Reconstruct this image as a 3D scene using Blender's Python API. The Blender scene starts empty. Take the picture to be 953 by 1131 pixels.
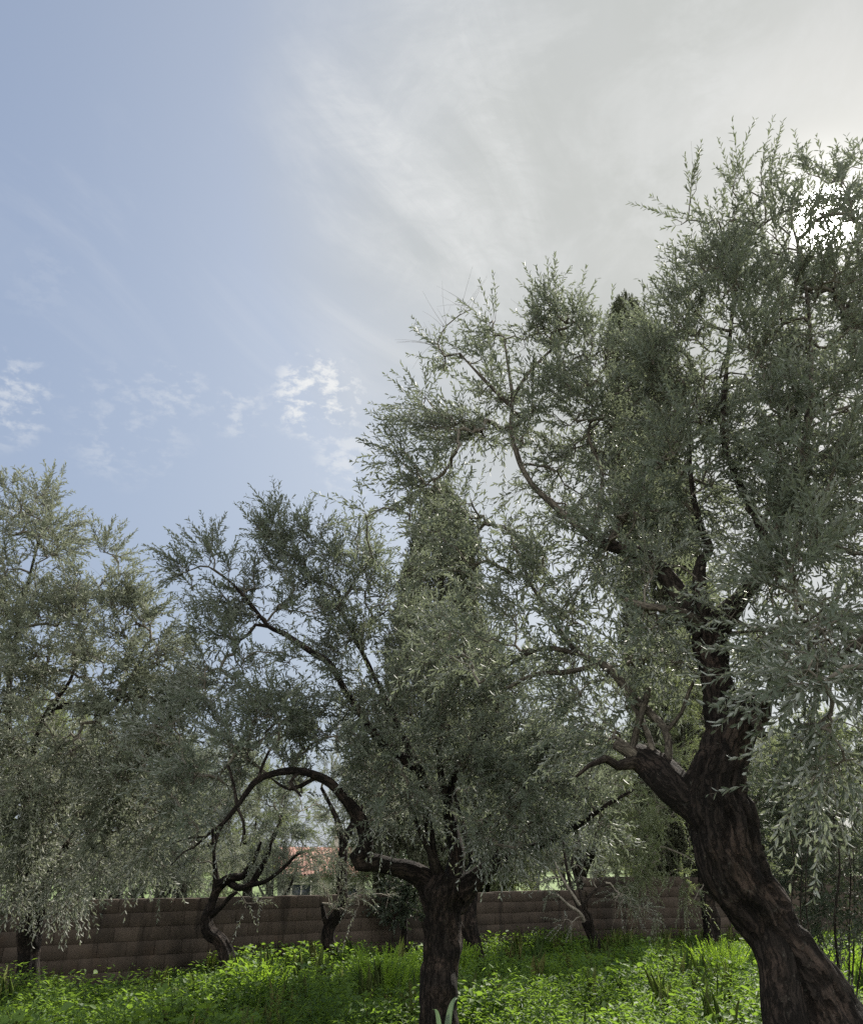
import bpy, math, random
import numpy as np
from mathutils import Vector, noise as mnoise

random.seed(7)
RNG = np.random.default_rng(11)
S = bpy.context.scene
COL = S.collection

# ------------------------------------------------------------------ camera
PW, PH = 953.0, 1131.0
FOV = math.radians(67.0)
F = (PH / 2) / math.tan(FOV / 2)
HORIZON = 955.0
PITCH = math.atan((HORIZON - PH / 2) / F)
EYE = 1.65
CP, SP = math.cos(PITCH), math.sin(PITCH)


def ray(px, py):
    x = (px - PW / 2) / F
    y = (PH / 2 - py) / F
    return np.array([x, CP - y * SP, SP + y * CP])


def P(px, py, d):
    r = ray(px, py)
    return np.array([0, 0, EYE]) + r * (d / r[1])


def zcam(p):
    return p[1] * CP + (p[2] - EYE) * SP


cam = bpy.data.cameras.new("camera")
cam_o = bpy.data.objects.new("camera", cam)
COL.objects.link(cam_o)
cam.sensor_fit = 'VERTICAL'
cam.angle = FOV
cam.clip_start = 0.05
cam.clip_end = 3000
cam_o.location = (0, 0, EYE)
cam_o.rotation_euler = (math.pi / 2 + PITCH, 0, 0)
S.camera = cam_o

SUN = ray(912, 243)
SUN = SUN / np.linalg.norm(SUN)
SUN_EL = math.asin(SUN[2])
SUN_AZ = math.atan2(SUN[0], SUN[1])


# ------------------------------------------------------------------ node helpers
class NT:
    def __init__(self, nt):
        self.nt = nt
        nt.nodes.clear()

    def n(self, t, **kw):
        nd = self.nt.nodes.new(t)
        for k, v in kw.items():
            if k.startswith('i_'):
                nd.inputs[k[2:].replace('_', ' ')].default_value = v
            else:
                setattr(nd, k, v)
        return nd

    def l(self, a, b):
        self.nt.links.new(a, b)

    def math(self, op, a, b=None, c=None, clamp=False):
        nd = self.n('ShaderNodeMath', operation=op, use_clamp=clamp)
        for i, v in enumerate((a, b, c)):
            if v is None:
                continue
            if isinstance(v, (int, float)):
                nd.inputs[i].default_value = v
            else:
                self.l(v, nd.inputs[i])
        return nd.outputs[0]

    def remap(self, v, a, b, c=0.0, d=1.0, smooth=True):
        nd = self.n('ShaderNodeMapRange', interpolation_type='SMOOTHSTEP' if smooth else 'LINEAR')
        self.l(v, nd.inputs[0])
        for i, x in enumerate((a, b, c, d)):
            nd.inputs[i + 1].default_value = x
        return nd.outputs[0]

    def mixc(self, f, a, b):
        nd = self.n('ShaderNodeMix', data_type='RGBA')
        for v, i in ((f, 0), (a, 6), (b, 7)):
            if isinstance(v, (int, float)):
                nd.inputs[i].default_value = v
            elif isinstance(v, tuple):
                nd.inputs[i].default_value = (*v, 1) if len(v) == 3 else v
            else:
                self.l(v, nd.inputs[i])
        return nd.outputs[2]

    def noise(self, vec, scale, detail=4, rough=0.55, dist=0.0):
        nd = self.n('ShaderNodeTexNoise')
        nd.inputs['Scale'].default_value = scale
        nd.inputs['Detail'].default_value = detail
        nd.inputs['Roughness'].default_value = rough
        nd.inputs['Distortion'].default_value = dist
        if vec is not None:
            self.l(vec, nd.inputs['Vector'])
        return nd.outputs[0]

    def vmul(self, vec, s):
        nd = self.n('ShaderNodeVectorMath', operation='MULTIPLY')
        self.l(vec, nd.inputs[0])
        nd.inputs[1].default_value = s
        return nd.outputs[0]

    def dot(self, vec, s):
        nd = self.n('ShaderNodeVectorMath', operation='DOT_PRODUCT')
        self.l(vec, nd.inputs[0])
        nd.inputs[1].default_value = tuple(s)
        return nd.outputs['Value']


def new_mat(name):
    m = bpy.data.materials.new(name)
    m.use_nodes = True
    return m, NT(m.node_tree)


def leaf_material(name, top, top2, under, trans, tw=0.3, rough=0.58, spec=0.22):
    m, t = new_mat(name)
    at = t.n('ShaderNodeAttribute', attribute_name='tint')
    c = t.mixc(at.outputs['Fac'], top, top2)
    geo = t.n('ShaderNodeNewGeometry')
    c2 = t.mixc(geo.outputs['Backfacing'], c, under)
    pb = t.n('ShaderNodeBsdfPrincipled')
    t.l(c2, pb.inputs['Base Color'])
    pb.inputs['Roughness'].default_value = rough
    pb.inputs['Specular IOR Level'].default_value = spec
    tr = t.n('ShaderNodeBsdfTranslucent')
    t.l(t.mixc(at.outputs['Fac'], trans, tuple(min(1, x * 1.35) for x in trans)), tr.inputs['Color'])
    mx = t.n('ShaderNodeMixShader')
    mx.inputs[0].default_value = tw
    t.l(pb.outputs[0], mx.inputs[1])
    t.l(tr.outputs[0], mx.inputs[2])
    out = t.n('ShaderNodeOutputMaterial')
    t.l(mx.outputs[0], out.inputs[0])
    return m


def bark_material(name, dark, mid, pale, freq=55.0, bump=0.6):
    m, t = new_mat(name)
    at = t.n('ShaderNodeAttribute', attribute_name='bark')
    v = at.outputs['Vector']
    # warped, strongly stretched fibres: long uneven furrows rather than cells
    wn = t.n('ShaderNodeTexNoise')
    wn.inputs['Scale'].default_value = 9.0
    wn.inputs['Detail'].default_value = 3.0
    t.l(v, wn.inputs['Vector'])
    wv = t.n('ShaderNodeVectorMath', operation='MULTIPLY_ADD')
    t.l(wn.outputs['Color'], wv.inputs[0])
    wv.inputs[1].default_value = (0.07, 0.07, 0.16)
    t.l(v, wv.inputs[2])
    st = t.vmul(wv.outputs[0], (1, 1, 0.17))
    fib = t.noise(st, freq, 7, 0.7, 0.3)
    fur = t.noise(st, freq * 0.42, 5, 0.62, 0.2)
    ridge = t.math('ABSOLUTE', t.math('SUBTRACT', fur, 0.5))
    crack = t.remap(ridge, 0.0, 0.07)
    chip = t.noise(t.vmul(wv.outputs[0], (1, 1, 0.45)), freq * 1.2, 4, 0.7)
    big = t.noise(v, 5.0, 4, 0.6)
    lich = t.noise(v, 21.0, 6, 0.72)
    c = t.mixc(t.remap(fib, 0.38, 0.66), dark, mid)
    c = t.mixc(t.math('MULTIPLY', t.math('MULTIPLY', t.remap(big, 0.47, 0.66), t.remap(chip, 0.35, 0.6)), 0.75), c, pale)
    c = t.mixc(t.math('MULTIPLY', t.remap(lich, 0.58, 0.72), 0.4), c, tuple(x * 1.2 for x in (0.11, 0.11, 0.092)))
    c = t.mixc(t.math('MULTIPLY', t.math('SUBTRACT', 1.0, crack), 0.7), c, tuple(x * 0.4 for x in dark))
    pb = t.n('ShaderNodeBsdfPrincipled')
    t.l(c, pb.inputs['Base Color'])
    pb.inputs['Roughness'].default_value = 0.9
    pb.inputs['Specular IOR Level'].default_value = 0.15
    h = t.math('ADD', t.math('ADD', t.math('MULTIPLY', crack, 0.8), t.math('MULTIPLY', fib, 0.7)), t.math('MULTIPLY', chip, 0.5))
    bp = t.n('ShaderNodeBump')
    bp.inputs['Strength'].default_value = bump
    bp.inputs['Distance'].default_value = 0.025
    t.l(h, bp.inputs['Height'])
    t.l(bp.outputs[0], pb.inputs['Normal'])
    out = t.n('ShaderNodeOutputMaterial')
    t.l(pb.outputs[0], out.inputs[0])
    return m


def simple_noise_mat(name, a, b, scale, rough=0.9, bump=0.3, c=None, scale2=3.0):
    m, t = new_mat(name)
    geo = t.n('ShaderNodeNewGeometry')
    v = geo.outputs['Position']
    n1 = t.noise(v, scale, 6, 0.65)
    col = t.mixc(t.remap(n1, 0.35, 0.65), a, b)
    if c is not None:
        n2 = t.noise(v, scale2, 4, 0.6)
        col = t.mixc(t.remap(n2, 0.48, 0.66), col, c)
    pb = t.n('ShaderNodeBsdfPrincipled')
    t.l(col, pb.inputs['Base Color'])
    pb.inputs['Roughness'].default_value = rough
    pb.inputs['Specular IOR Level'].default_value = 0.2
    bp = t.n('ShaderNodeBump')
    bp.inputs['Strength'].default_value = bump
    bp.inputs['Distance'].default_value = 0.02
    t.l(n1, bp.inputs['Height'])
    t.l(bp.outputs[0], pb.inputs['Normal'])
    out = t.n('ShaderNodeOutputMaterial')
    t.l(pb.outputs[0], out.inputs[0])
    return m


M = {}
M['olive'] = leaf_material('olive_leaf', (0.066, 0.084, 0.064), (0.112, 0.130, 0.098), (0.235, 0.252, 0.226), (0.145, 0.170, 0.098), 0.33)
M['olive_pale'] = leaf_material('olive_leaf_pale', (0.088, 0.104, 0.076), (0.136, 0.150, 0.108), (0.27, 0.28, 0.24), (0.165, 0.185, 0.118), 0.33)
M['olive_green'] = leaf_material('olive_leaf_green', (0.070, 0.092, 0.046), (0.125, 0.142, 0.07), (0.22, 0.245, 0.17), (0.19, 0.23, 0.085), 0.36)
M['cypress'] = leaf_material('cypress_leaf', (0.054, 0.062, 0.042), (0.090, 0.096, 0.064), (0.075, 0.083, 0.056), (0.08, 0.09, 0.04), 0.2)
M['weed'] = leaf_material('weed_leaf', (0.030, 0.066, 0.018), (0.095, 0.155, 0.034), (0.06, 0.105, 0.034), (0.155, 0.25, 0.026), 0.46, 0.6, 0.2)
M['spurge'] = leaf_material('spurge_leaf', (0.13, 0.21, 0.03), (0.19, 0.27, 0.04), (0.13, 0.22, 0.05), (0.3, 0.46, 0.03), 0.45)
M['dark_leaf'] = leaf_material('dark_leaf', (0.030, 0.042, 0.028), (0.052, 0.066, 0.042), (0.085, 0.10, 0.08), (0.05, 0.07, 0.03), 0.2)
M['strap'] = leaf_material('strap_leaf', (0.07, 0.11, 0.07), (0.11, 0.15, 0.10), (0.10, 0.14, 0.09), (0.1, 0.16, 0.06), 0.25)
M['bark_dark'] = bark_material('bark_dark', (0.009, 0.0072, 0.006), (0.027, 0.021, 0.018), (0.066, 0.047, 0.037), 55, 0.9)
M['bark_mid'] = bark_material('bark_mid', (0.014, 0.011, 0.009), (0.042, 0.034, 0.028), (0.068, 0.055, 0.044), 60, 0.6)
M['bark_limb'] = bark_material('bark_limb', (0.04, 0.034, 0.028), (0.12, 0.105, 0.082), (0.17, 0.15, 0.12), 75, 0.35)
M['twig'] = simple_noise_mat('twig_bark', (0.075, 0.065, 0.052), (0.15, 0.135, 0.11), 30, 0.85, 0.1)
M['twig_dry'] = simple_noise_mat('dry_twig_bark', (0.14, 0.125, 0.10), (0.25, 0.225, 0.185), 30, 0.85, 0.1)

# ------------------------------------------------------------------ mesh helpers


def build_mesh(name, verts, quads=None, tris=None, mat=None, parent=None, attrs=None, smooth=False, ngons=None):
    """numpy arrays -> one mesh object"""
    me = bpy.data.meshes.new(name)
    verts = np.asarray(verts, np.float32)
    parts = []
    starts = []
    off = 0
    for arr, k in ((quads, 4), (tris, 3)):
        if arr is not None and len(arr):
            arr = np.asarray(arr, np.int32)
            parts.append(arr.ravel())
            starts.append(off + np.arange(len(arr)) * k)
            off += len(arr) * k
    idx = np.concatenate(parts)
    st = np.concatenate(starts)
    me.vertices.add(len(verts))
    me.vertices.foreach_set('co', verts.ravel())
    me.loops.add(len(idx))
    me.loops.foreach_set('vertex_index', idx.astype(np.int32))
    me.polygons.add(len(st))
    me.polygons.foreach_set('loop_start', st.astype(np.int32))
    if attrs:
        for k, a in attrs.items():
            a = np.asarray(a, np.float32)
            if a.ndim == 1:
                at = me.attributes.new(k, 'FLOAT', 'POINT')
                at.data.foreach_set('value', a)
            else:
                at = me.attributes.new(k, 'FLOAT_VECTOR', 'POINT')
                at.data.foreach_set('vector', a.ravel())
    me.update(calc_edges=True)
    if smooth:
        me.polygons.foreach_set('use_smooth', np.ones(len(st), bool))
    if mat is not None:
        me.materials.append(mat)
    o = bpy.data.objects.new(name, me)
    COL.objects.link(o)
    if parent is not None:
        o.parent = parent
    return o


def thing(name, label, cat, loc=(0, 0, 0), rz=0.0, group=None):
    o = bpy.data.objects.new(name, None)
    o.empty_display_size = 0.3
    COL.objects.link(o)
    o.location = tuple(float(x) for x in loc)
    o.rotation_euler = (0, 0, rz)
    tag(o, label, cat, group)
    return o


def tag(o, label=None, cat=None, group=None, kind=None):
    if label:
        o['label'] = label
    if cat:
        o['category'] = cat
    if group:
        o['group'] = group
    if kind:
        o['kind'] = kind
    return o


def norm(a):
    return a / np.maximum(np.linalg.norm(a, axis=-1, keepdims=True), 1e-9)


def catmull(pts, step):
    """pts: (n,4) xyz+radius -> densely resampled"""
    pts = np.asarray(pts, float)
    if len(pts) == 2:
        n = max(2, int(np.linalg.norm(pts[1, :3] - pts[0, :3]) / step) + 1)
        u = np.linspace(0, 1, n)[:, None]
        return pts[0] * (1 - u) + pts[1] * u
    ext = np.vstack([2 * pts[0] - pts[1], pts, 2 * pts[-1] - pts[-2]])
    ext[0, 3] = pts[0, 3]
    ext[-1, 3] = pts[-1, 3]
    out = []
    for i in range(1, len(ext) - 2):
        p0, p1, p2, p3 = ext[i - 1], ext[i], ext[i + 1], ext[i + 2]
        n = max(1, int(np.linalg.norm(p2[:3] - p1[:3]) / step))
        for u in np.linspace(0, 1, n, endpoint=False):
            out.append(0.5 * ((2 * p1) + (-p0 + p2) * u + (2 * p0 - 5 * p1 + 4 * p2 - p3) * u * u + (-p0 + 3 * p1 - 3 * p2 + p3) * u ** 3))
    out.append(ext[-2])
    out = np.array(out)
    out[:, 3] = np.maximum(out[:, 3], 0.002)
    return out


def frames(c):
    """parallel transport frames of polyline c (n,3)"""
    n = len(c)
    t = np.zeros_like(c)
    t[1:-1] = c[2:] - c[:-2]
    t[0] = c[1] - c[0]
    t[-1] = c[-1] - c[-2]
    t = norm(t)
    a = np.zeros_like(c)
    ref = np.array([1.0, 0, 0]) if abs(t[0][0]) < 0.8 else np.array([0, 1.0, 0])
    v = ref - t[0] * ref.dot(t[0])
    v /= np.linalg.norm(v)
    for i in range(n):
        v = v - t[i] * v.dot(t[i])
        v /= max(np.linalg.norm(v), 1e-9)
        a[i] = v
    b = np.cross(t, a)
    return t, a, b


def bark_tube(pts, sides, step, flute=0.1, nfl=5, twist=1.2, rough=0.05, seed=0.0, knots=0, flare=0.0, fine=0.0):
    """gnarled trunk or limb surface. returns verts, quads, tris, bark coords"""
    d = catmull(pts, step)
    c, R = d[:, :3], d[:, 3].copy()
    n = len(c)
    # wander a little
    for i in range(n):
        q0 = seed + i * step * 1.7
        w = [mnoise.noise(Vector((q0, seed * 2.1 + 7.7 * k, 0.3))) for k in range(3)]
        c[i] += np.array(w) * R[i] * 0.10
    t, a, b = frames(c)
    s = np.concatenate([[0], np.cumsum(np.linalg.norm(np.diff(c, axis=0), axis=1))])
    if flare > 0:
        R = R * (1 + flare * np.exp(-s / 0.35))
    th = np.linspace(0, 2 * math.pi, sides, endpoint=False)
    T, Sg = np.meshgrid(th, s)
    Rg = np.repeat(R[:, None], sides, 1)
    rr = np.ones_like(Rg)
    rng = np.random.default_rng(int(seed * 100) + 5)
    for k in range(nfl):
        m = rng.integers(2, 6)
        ph = rng.uniform(0, 6.28)
        tw = rng.uniform(-1, 1) * twist
        rr += flute / nfl * 1.6 * np.sin(m * T + ph + tw * Sg + 0.8 * np.sin(Sg * rng.uniform(1.5, 4) + ph)) * rng.uniform(0.5, 1.2)
    Rn = np.empty_like(Rg)
    for i in range(n):
        ri = R[i]
        for j in range(sides):
            x, y, z = math.cos(th[j]) * ri, math.sin(th[j]) * ri, s[i]
            f = sum(mnoise.noise(Vector((x * 7 * fq + seed, y * 7 * fq, z * 2.6 * fq))) / fq for fq in (1.0, 2.1, 4.4))
            g = 0.0
            if fine > 0:
                q = mnoise.noise(Vector((x * 34 + seed, y * 34, z * 5.0)))
                q2 = mnoise.noise(Vector((x * 15 + seed + 9, y * 15, z * 7.0)))
                g = fine * (1 - abs(q) * 2.2) + fine * 1.3 * q2
            Rn[i, j] = f * rough * 2 + g / max(ri, 0.02)
    rr += Rn
    for k in range(knots):
        ks, kt = rng.uniform(0.1, 0.95) * s[-1], rng.uniform(0, 6.28)
        w = rng.uniform(0.5, 1.1)
        dth = np.angle(np.exp(1j * (T - kt)))
        rr += rng.uniform(0.15, 0.4) * np.exp(-((Sg - ks) / (w * 0.10 + R.mean() * .5)) ** 2 - (dth / 0.55) ** 2)
    RR = Rg * rr
    V = c[:, None, :] + (np.cos(T) * RR)[..., None] * a[:, None, :] + (np.sin(T) * RR)[..., None] * b[:, None, :]
    bark = np.stack([np.cos(T) * Rg + seed, np.sin(T) * Rg, Sg], -1).reshape(-1, 3)
    V = V.reshape(-1, 3)
    i = np.arange(n - 1)[:, None] * sides
    j = np.arange(sides)[None, :]
    j2 = (j + 1) % sides
    q = np.stack([i + j, i + j2, i + sides + j2, i + sides + j], -1).reshape(-1, 4)
    V = np.vstack([V, c[-1] + t[-1] * R[-1] * 0.35])
    bark = np.vstack([bark, [seed, 0, s[-1]]])
    tip = len(V) - 1
    base = (n - 1) * sides
    tr = np.stack([base + np.arange(sides), base + (np.arange(sides) + 1) % sides, np.full(sides, tip)], -1)
    return V, q, tr, bark, d


def thin_tubes(paths, sides=5):
    """paths: list of (n,4) arrays"""
    Vs, Qs = [], []
    off = 0
    th = np.linspace(0, 2 * math.pi, sides, endpoint=False)
    ct, sn = np.cos(th), np.sin(th)
    jj = np.arange(sides)
    j2 = (jj + 1) % sides
    for p in paths:
        c = p[:, :3]
        n = len(c)
        t, a, b = frames(c)
        V = c[:, None, :] + p[:, 3][:, None, None] * (ct[None, :, None] * a[:, None, :] + sn[None, :, None] * b[:, None, :])
        Vs.append(V.reshape(-1, 3))
        i = (np.arange(n - 1) * sides)[:, None]
        q = np.stack([i + jj, i + j2, i + sides + j2, i + sides + jj], -1).reshape(-1, 4) + off
        Qs.append(q)
        off += n * sides
    return np.vstack(Vs), np.vstack(Qs)


def leaf_mesh(base, d, nrm, L, W, tint, curl=0.12, fold=0.18):
    """lanceolate folded leaf, 6 verts 2 quads each"""
    n = len(base)
    d = norm(d)
    nrm = norm(nrm - d * np.sum(nrm * d, -1, keepdims=True))
    s = np.cross(d, nrm)
    L = L[:, None]
    W = W[:, None]
    V = np.empty((n, 6, 3))
    V[:, 0] = base
    V[:, 1] = base + d * L * 0.33 + s * W * 0.5 + nrm * W * fold
    V[:, 2] = base + d * L * 0.70 + s * W * 0.42 + nrm * (W * fold - L * curl * 0.4)
    V[:, 3] = base + d * L - nrm * L * curl
    V[:, 4] = base + d * L * 0.70 - s * W * 0.42 + nrm * (W * fold - L * curl * 0.4)
    V[:, 5] = base + d * L * 0.33 - s * W * 0.5 + nrm * W * fold
    i = np.arange(n)[:, None] * 6
    q1 = i + np.array([0, 1, 2, 3])[None]
    q2 = i + np.array([0, 3, 4, 5])[None]
    Q = np.vstack([q1, q2])
    return V.reshape(-1, 3), Q, np.repeat(tint, 6)


def unit_rand(rng, n):
    return norm(rng.normal(size=(n, 3)))


# ------------------------------------------------------------------ shoots carrying leaves
def shoots_and_leaves(rng, p0, dirs, Ls, droop, spacing, leafL, leafW, bare=0.0, stem_r=0.0016, updir=0.35):
    """p0, dirs (n,3); returns stem (V,Q) and leaf (V,Q,tint)"""
    n = len(p0)
    dirs = norm(dirs)
    g = np.array([0, 0, -1.0])
    side = norm(np.cross(dirs, unit_rand(rng, n)))
    bend = rng.uniform(-0.18, 0.18, n)

    def pos(u, k=slice(None)):
        u = u[..., None]
        LL = Ls[k][..., None]
        return p0[k] + dirs[k] * LL * u + g * (droop[k][..., None] * LL * u * u) + side[k] * (bend[k][..., None] * LL * u * u)

    def tan(u, k=slice(None)):
        u = u[..., None]
        return norm(dirs[k] + 2 * g * droop[k][..., None] * u + 2 * side[k] * bend[k][..., None] * u)
    # stems: triangular tubes with 4 rings
    rings = 4
    us = np.linspace(0, 1, rings)
    th = np.array([0, 2.0944, 4.1888])
    Vr = []
    for u in us:
        uu = np.full(n, u)
        c = pos(uu)
        t = tan(uu)
        a = norm(np.cross(t, side + 0.01))
        b = np.cross(t, a)
        r = stem_r * (1.15 - 0.8 * u)
        Vr.append(np.stack([c + r * (math.cos(x) * a + math.sin(x) * b) for x in th], 1))
    V = np.stack(Vr, 1)  # n, rings, 3, 3
    i = np.arange(n)[:, None, None] * (rings * 3)
    k = np.arange(rings - 1)[None, :, None] * 3
    j = np.arange(3)[None, None, :]
    j2 = (j + 1) % 3
    Q = np.stack([i + k + j, i + k + j2, i + k + 3 + j2, i + k + 3 + j], -1).reshape(-1, 4)
    SV = V.reshape(-1, 3)
    # leaves
    cnt = np.maximum(1, (Ls / spacing)).astype(int)
    cnt = np.where(rng.uniform(size=n) < bare, 0, cnt)
    idx = np.repeat(np.arange(n), cnt * 2)
    if len(idx) == 0:
        return SV, Q, None
    tot = np.concatenate([[0], np.cumsum(cnt * 2)])[:-1]
    local = np.arange(len(idx)) - tot[idx]
    pair = local // 2
    which = local % 2
    u = (pair + 0.6 + rng.uniform(-0.25, 0.25, len(idx))) / np.maximum(cnt[idx], 1)
    u = np.clip(0.12 + 0.88 * u, 0, 1)
    keep = rng.uniform(size=len(idx)) > 0.10
    idx, pair, which, u = idx[keep], pair[keep], which[keep], u[keep]
    c = pos(u, idx)
    t = tan(u, idx)
    a = norm(np.cross(t, side[idx] + 0.01))
    b = np.cross(t, a)
    roll0 = rng.uniform(0, 6.28, n)[idx]
    phi = roll0 + pair * 1.5708 + which * math.pi + rng.normal(0, 0.35, len(idx))
    sd = np.cos(phi)[:, None] * a + np.sin(phi)[:, None] * b
    ang = np.radians(rng.normal(42, 14, len(idx)) - 14 * u)[:, None]
    ld = t * np.cos(ang) + sd * np.sin(ang) + g * rng.uniform(-0.05, 0.18, len(idx))[:, None]
    nr = t * np.sin(ang) - sd * np.cos(ang) + np.array([0, 0, updir]) + 0.25 * unit_rand(rng, len(idx))
    LL = leafL * rng.uniform(0.62, 1.18, len(idx)) * (1 - 0.35 * u ** 4)
    WW = leafW * rng.uniform(0.75, 1.2, len(idx)) * (LL / leafL) ** 0.4
    tint = np.clip(rng.beta(2, 2, len(idx)) * 0.75 + rng.uniform(0, 0.35, n)[idx], 0, 1)
    LV, LQ, LT = leaf_mesh(c, ld, nr, LL, WW, tint, curl=0.10)
    return SV, Q, (LV, LQ, LT)


# ------------------------------------------------------------------ trees
def grow(rng, limb_nodes, attr, seg=0.16, wob=0.13, prefer=0.0):
    """greedy growth: every attractor is joined to the nearest node so far.
    returns list of paths (node index lists), node pos, parent"""
    pos = list(limb_nodes)
    nl = len(pos)
    cap = nl + len(attr) * 24
    A = np.empty((cap, 3))
    A[:nl] = np.array(pos)
    par = np.full(cap, -1)
    n = nl
    d0 = np.array([np.min(np.linalg.norm(A[:nl] - t, axis=1)) for t in attr])
    paths = []
    for k in np.argsort(d0):
        t = attr[k]
        dd = A[:n] - t
        dist = np.sqrt((dd * dd).sum(1))
        # branches prefer to climb outward: a node above the target costs more
        cost = dist + 0.35 * np.maximum(A[:n, 2] - t[2], 0)
        j = int(np.argmin(cost))
        D = dist[j]
        if D < 0.05:
            continue
        m = min(22, max(2, int(D / seg) + 1))
        p = A[j]
        off = norm(rng.normal(size=3)) * D * wob * rng.uniform(0.3, 1.2)
        off[2] += 0.10 * D
        ids = [j]
        pdir = norm(A[j] - A[par[j]]) if par[j] >= 0 else np.zeros(3)
        for q in range(1, m + 1):
            u = q / m
            x = p * (1 - u) + t * u + off * math.sin(math.pi * u) + pdir * (0.55 * D * u * (1 - u) ** 2) + rng.normal(size=3) * 0.012 * (1 if q < m else 0)
            A[n] = x
            par[n] = ids[-1]
            ids.append(n)
            n += 1
        paths.append(ids)
    return paths, A[:n].copy(), par[:n].copy(), nl


def clump_points(rng, clumps, jit=1.0):
    """points in each clump, gathered in small tufts with gaps between them"""
    pts, tags = [], []
    for ci, c in enumerate(clumps):
        ctr, r, n = c['c'], c['r'], c['n']
        nt = max(2, int(n / 4))
        u = unit_rand(rng, nt)
        rad = r * rng.uniform(0.08, 1, nt) ** (1 / 2.2)
        tc_ = ctr + u * rad[:, None] * np.array([1, c.get('dy', 1.15), c.get('dz', 1.0)])
        p = tc_[rng.integers(0, nt, n)] + unit_rand(rng, n) * (rng.uniform(0.2, 1, n) * min(0.30, r * 0.36))[:, None]
        pts.append(p)
        tags += [ci] * n
    return np.vstack(pts), np.array(tags)


LEAFMUL = 1.0


def make_tree(name, label, cat, base, trunk, limbs, clumps, seed, mats, leafL=0.058, leafW=0.0125, shoots=5,
              shootL=(0.2, 0.5), spacing=0.030, twig_r=0.0042, up=0.42, droop=0.13, trunk_kw=None, limb_kw=None,
              group=None, bare=0.03, leaf_sides=5, updir=0.35, stem_r=0.0016, trunk_step=0.05, trunk_sides=40, seg=0.16):
    rng = np.random.default_rng(seed)
    base = np.asarray(base, float)
    root = thing(name, label, cat, base, 0, group)
    nodes = []
    # trunk pieces (list of polylines, first is the trunk)
    tk = dict(flute=0.14, nfl=6, rough=0.06, knots=5, flare=0.35, fine=0.006)
    tk.update(trunk_kw or {})
    V, q, tr, bk, d = bark_tube(np.array([[*(p[:3] - base), p[3]] for p in trunk]), trunk_sides, trunk_step, seed=seed * 0.37, **tk)
    build_mesh('trunk', V, q, tr, M[mats['trunk']], root, {'bark': bk}, smooth=True)
    m = len(d)
    nodes += [x for x in d[int(m * 0.8)::3, :3]] if limbs else [x for x in d[int(m * 0.5)::2, :3]]
    for li, lb in enumerate(limbs):
        arr = np.array([[*(p[:3] - base), p[3] * (0.78 if p[3] < 0.06 else 0.92)] for p in lb])
        lk = dict(flute=0.08, nfl=4, rough=0.06, knots=2, flare=0.25, fine=0.003)
        lk.update(limb_kw or {})
        big = arr[:, 3].max()
        sides = 26 if big > 0.07 else (14 if big > 0.03 else 8)
        V, q, tr, bk, d = bark_tube(arr, sides, 0.05 if big > 0.05 else 0.07, seed=seed * 0.37 + li * 1.3, **lk)
        mt = mats['trunk'] if big > mats.get('limb_r', 0.06) else ('bark_mid' if big > 0.036 else mats['limb'])
        build_mesh('limb', V, q, tr, M[mt], root, {'bark': bk}, smooth=True)
        nodes += [x for x in d[max(1, int(len(d) * (0.72 if big > 0.07 else 0.25)))::2, :3]] + [d[-1, :3]]
    nodes = np.array(nodes)
    cl = [dict(c, c=c['c'] - base) for c in clumps]
    attr, tags = clump_points(rng, cl)
    attr[:, 2] = np.maximum(attr[:, 2], 0.25)
    paths, A, par, nl = grow(rng, nodes, attr, seg=seg)
    # pipe-model radii
    cnt = np.zeros(len(A))
    for ids in paths:
        cnt[ids[-1]] += 1
    for i in range(len(A) - 1, nl - 1, -1):
        cnt[i] = max(cnt[i], 0.6)
        if par[i] >= nl:
            cnt[par[i]] += cnt[i]
    rad = twig_r * np.maximum(cnt, 1) ** 0.40
    rad = np.minimum(rad, mats.get('rmax', 0.05))
    tubes = []
    for ids in paths:
        ids = np.array(ids)
        r = rad[ids].copy()
        r[0] = r[1]
        r[-1] *= 0.55
        tubes.append(np.column_stack([A[ids], r]))
    BV, BQ = thin_tubes(tubes, 5)
    br = build_mesh('branches', BV, BQ, None, M[mats.get('twig', 'twig')], root, None, smooth=True)
    # shoots
    ctr = attr.mean(0)
    zlo, zhi = attr[:, 2].min(), attr[:, 2].max()
    sp, sdir, sl, sdr, sb = [], [], [], [], []
    tag_of = {}
    for ids in paths:
        end = A[ids[-1]]
        ci = int(np.argmin([np.linalg.norm((end - c['c'])) - c['r'] for c in cl]))
        c = cl[ci]
        k = int(round(shoots * c.get('leaf', 1.0) * LEAFMUL * rng.uniform(0.7, 1.3)))
        pd = norm(A[ids[-1]] - A[ids[-2]])
        for s_ in range(k):
            w = ids[rng.integers(max(1, len(ids) // 3), len(ids))] if s_ else ids[-1]
            p = A[w]
            outw = norm(p - c['c'])
            out2 = norm(p - ctr)
            h = (p[2] - zlo) / max(zhi - zlo, 0.1)
            upw = c.get('up', up)
            v = 0.6 * pd + 0.55 * unit_rand(rng, 1)[0] + 0.45 * outw + 0.25 * out2 + np.array([0, 0, upw])
            sp.append(p)
            sdir.append(v)
            sl.append(rng.uniform(*shootL) * c.get('sl', 1.0))
            sdr.append(c.get('droop', droop) * rng.uniform(0.2, 1.4))
            sb.append(c.get('bare', bare))
    sp, sdir, sl, sdr, sb = map(np.array, (sp, sdir, sl, sdr, sb))
    SV, SQ, lf = shoots_and_leaves(rng, sp, sdir, sl, sdr, spacing, leafL, leafW, bare=sb, stem_r=stem_r, updir=updir)
    cr = build_mesh('crown', lf[0], lf[1], None, M[mats['leaf']], root, {'tint': lf[2]})
    build_mesh('twigs', SV, SQ, None, M[mats.get('twig', 'twig')], cr, None)
    print(name, 'nodes', len(A), 'shoots', len(sp), 'leaves', len(lf[0]) // 6)
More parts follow.
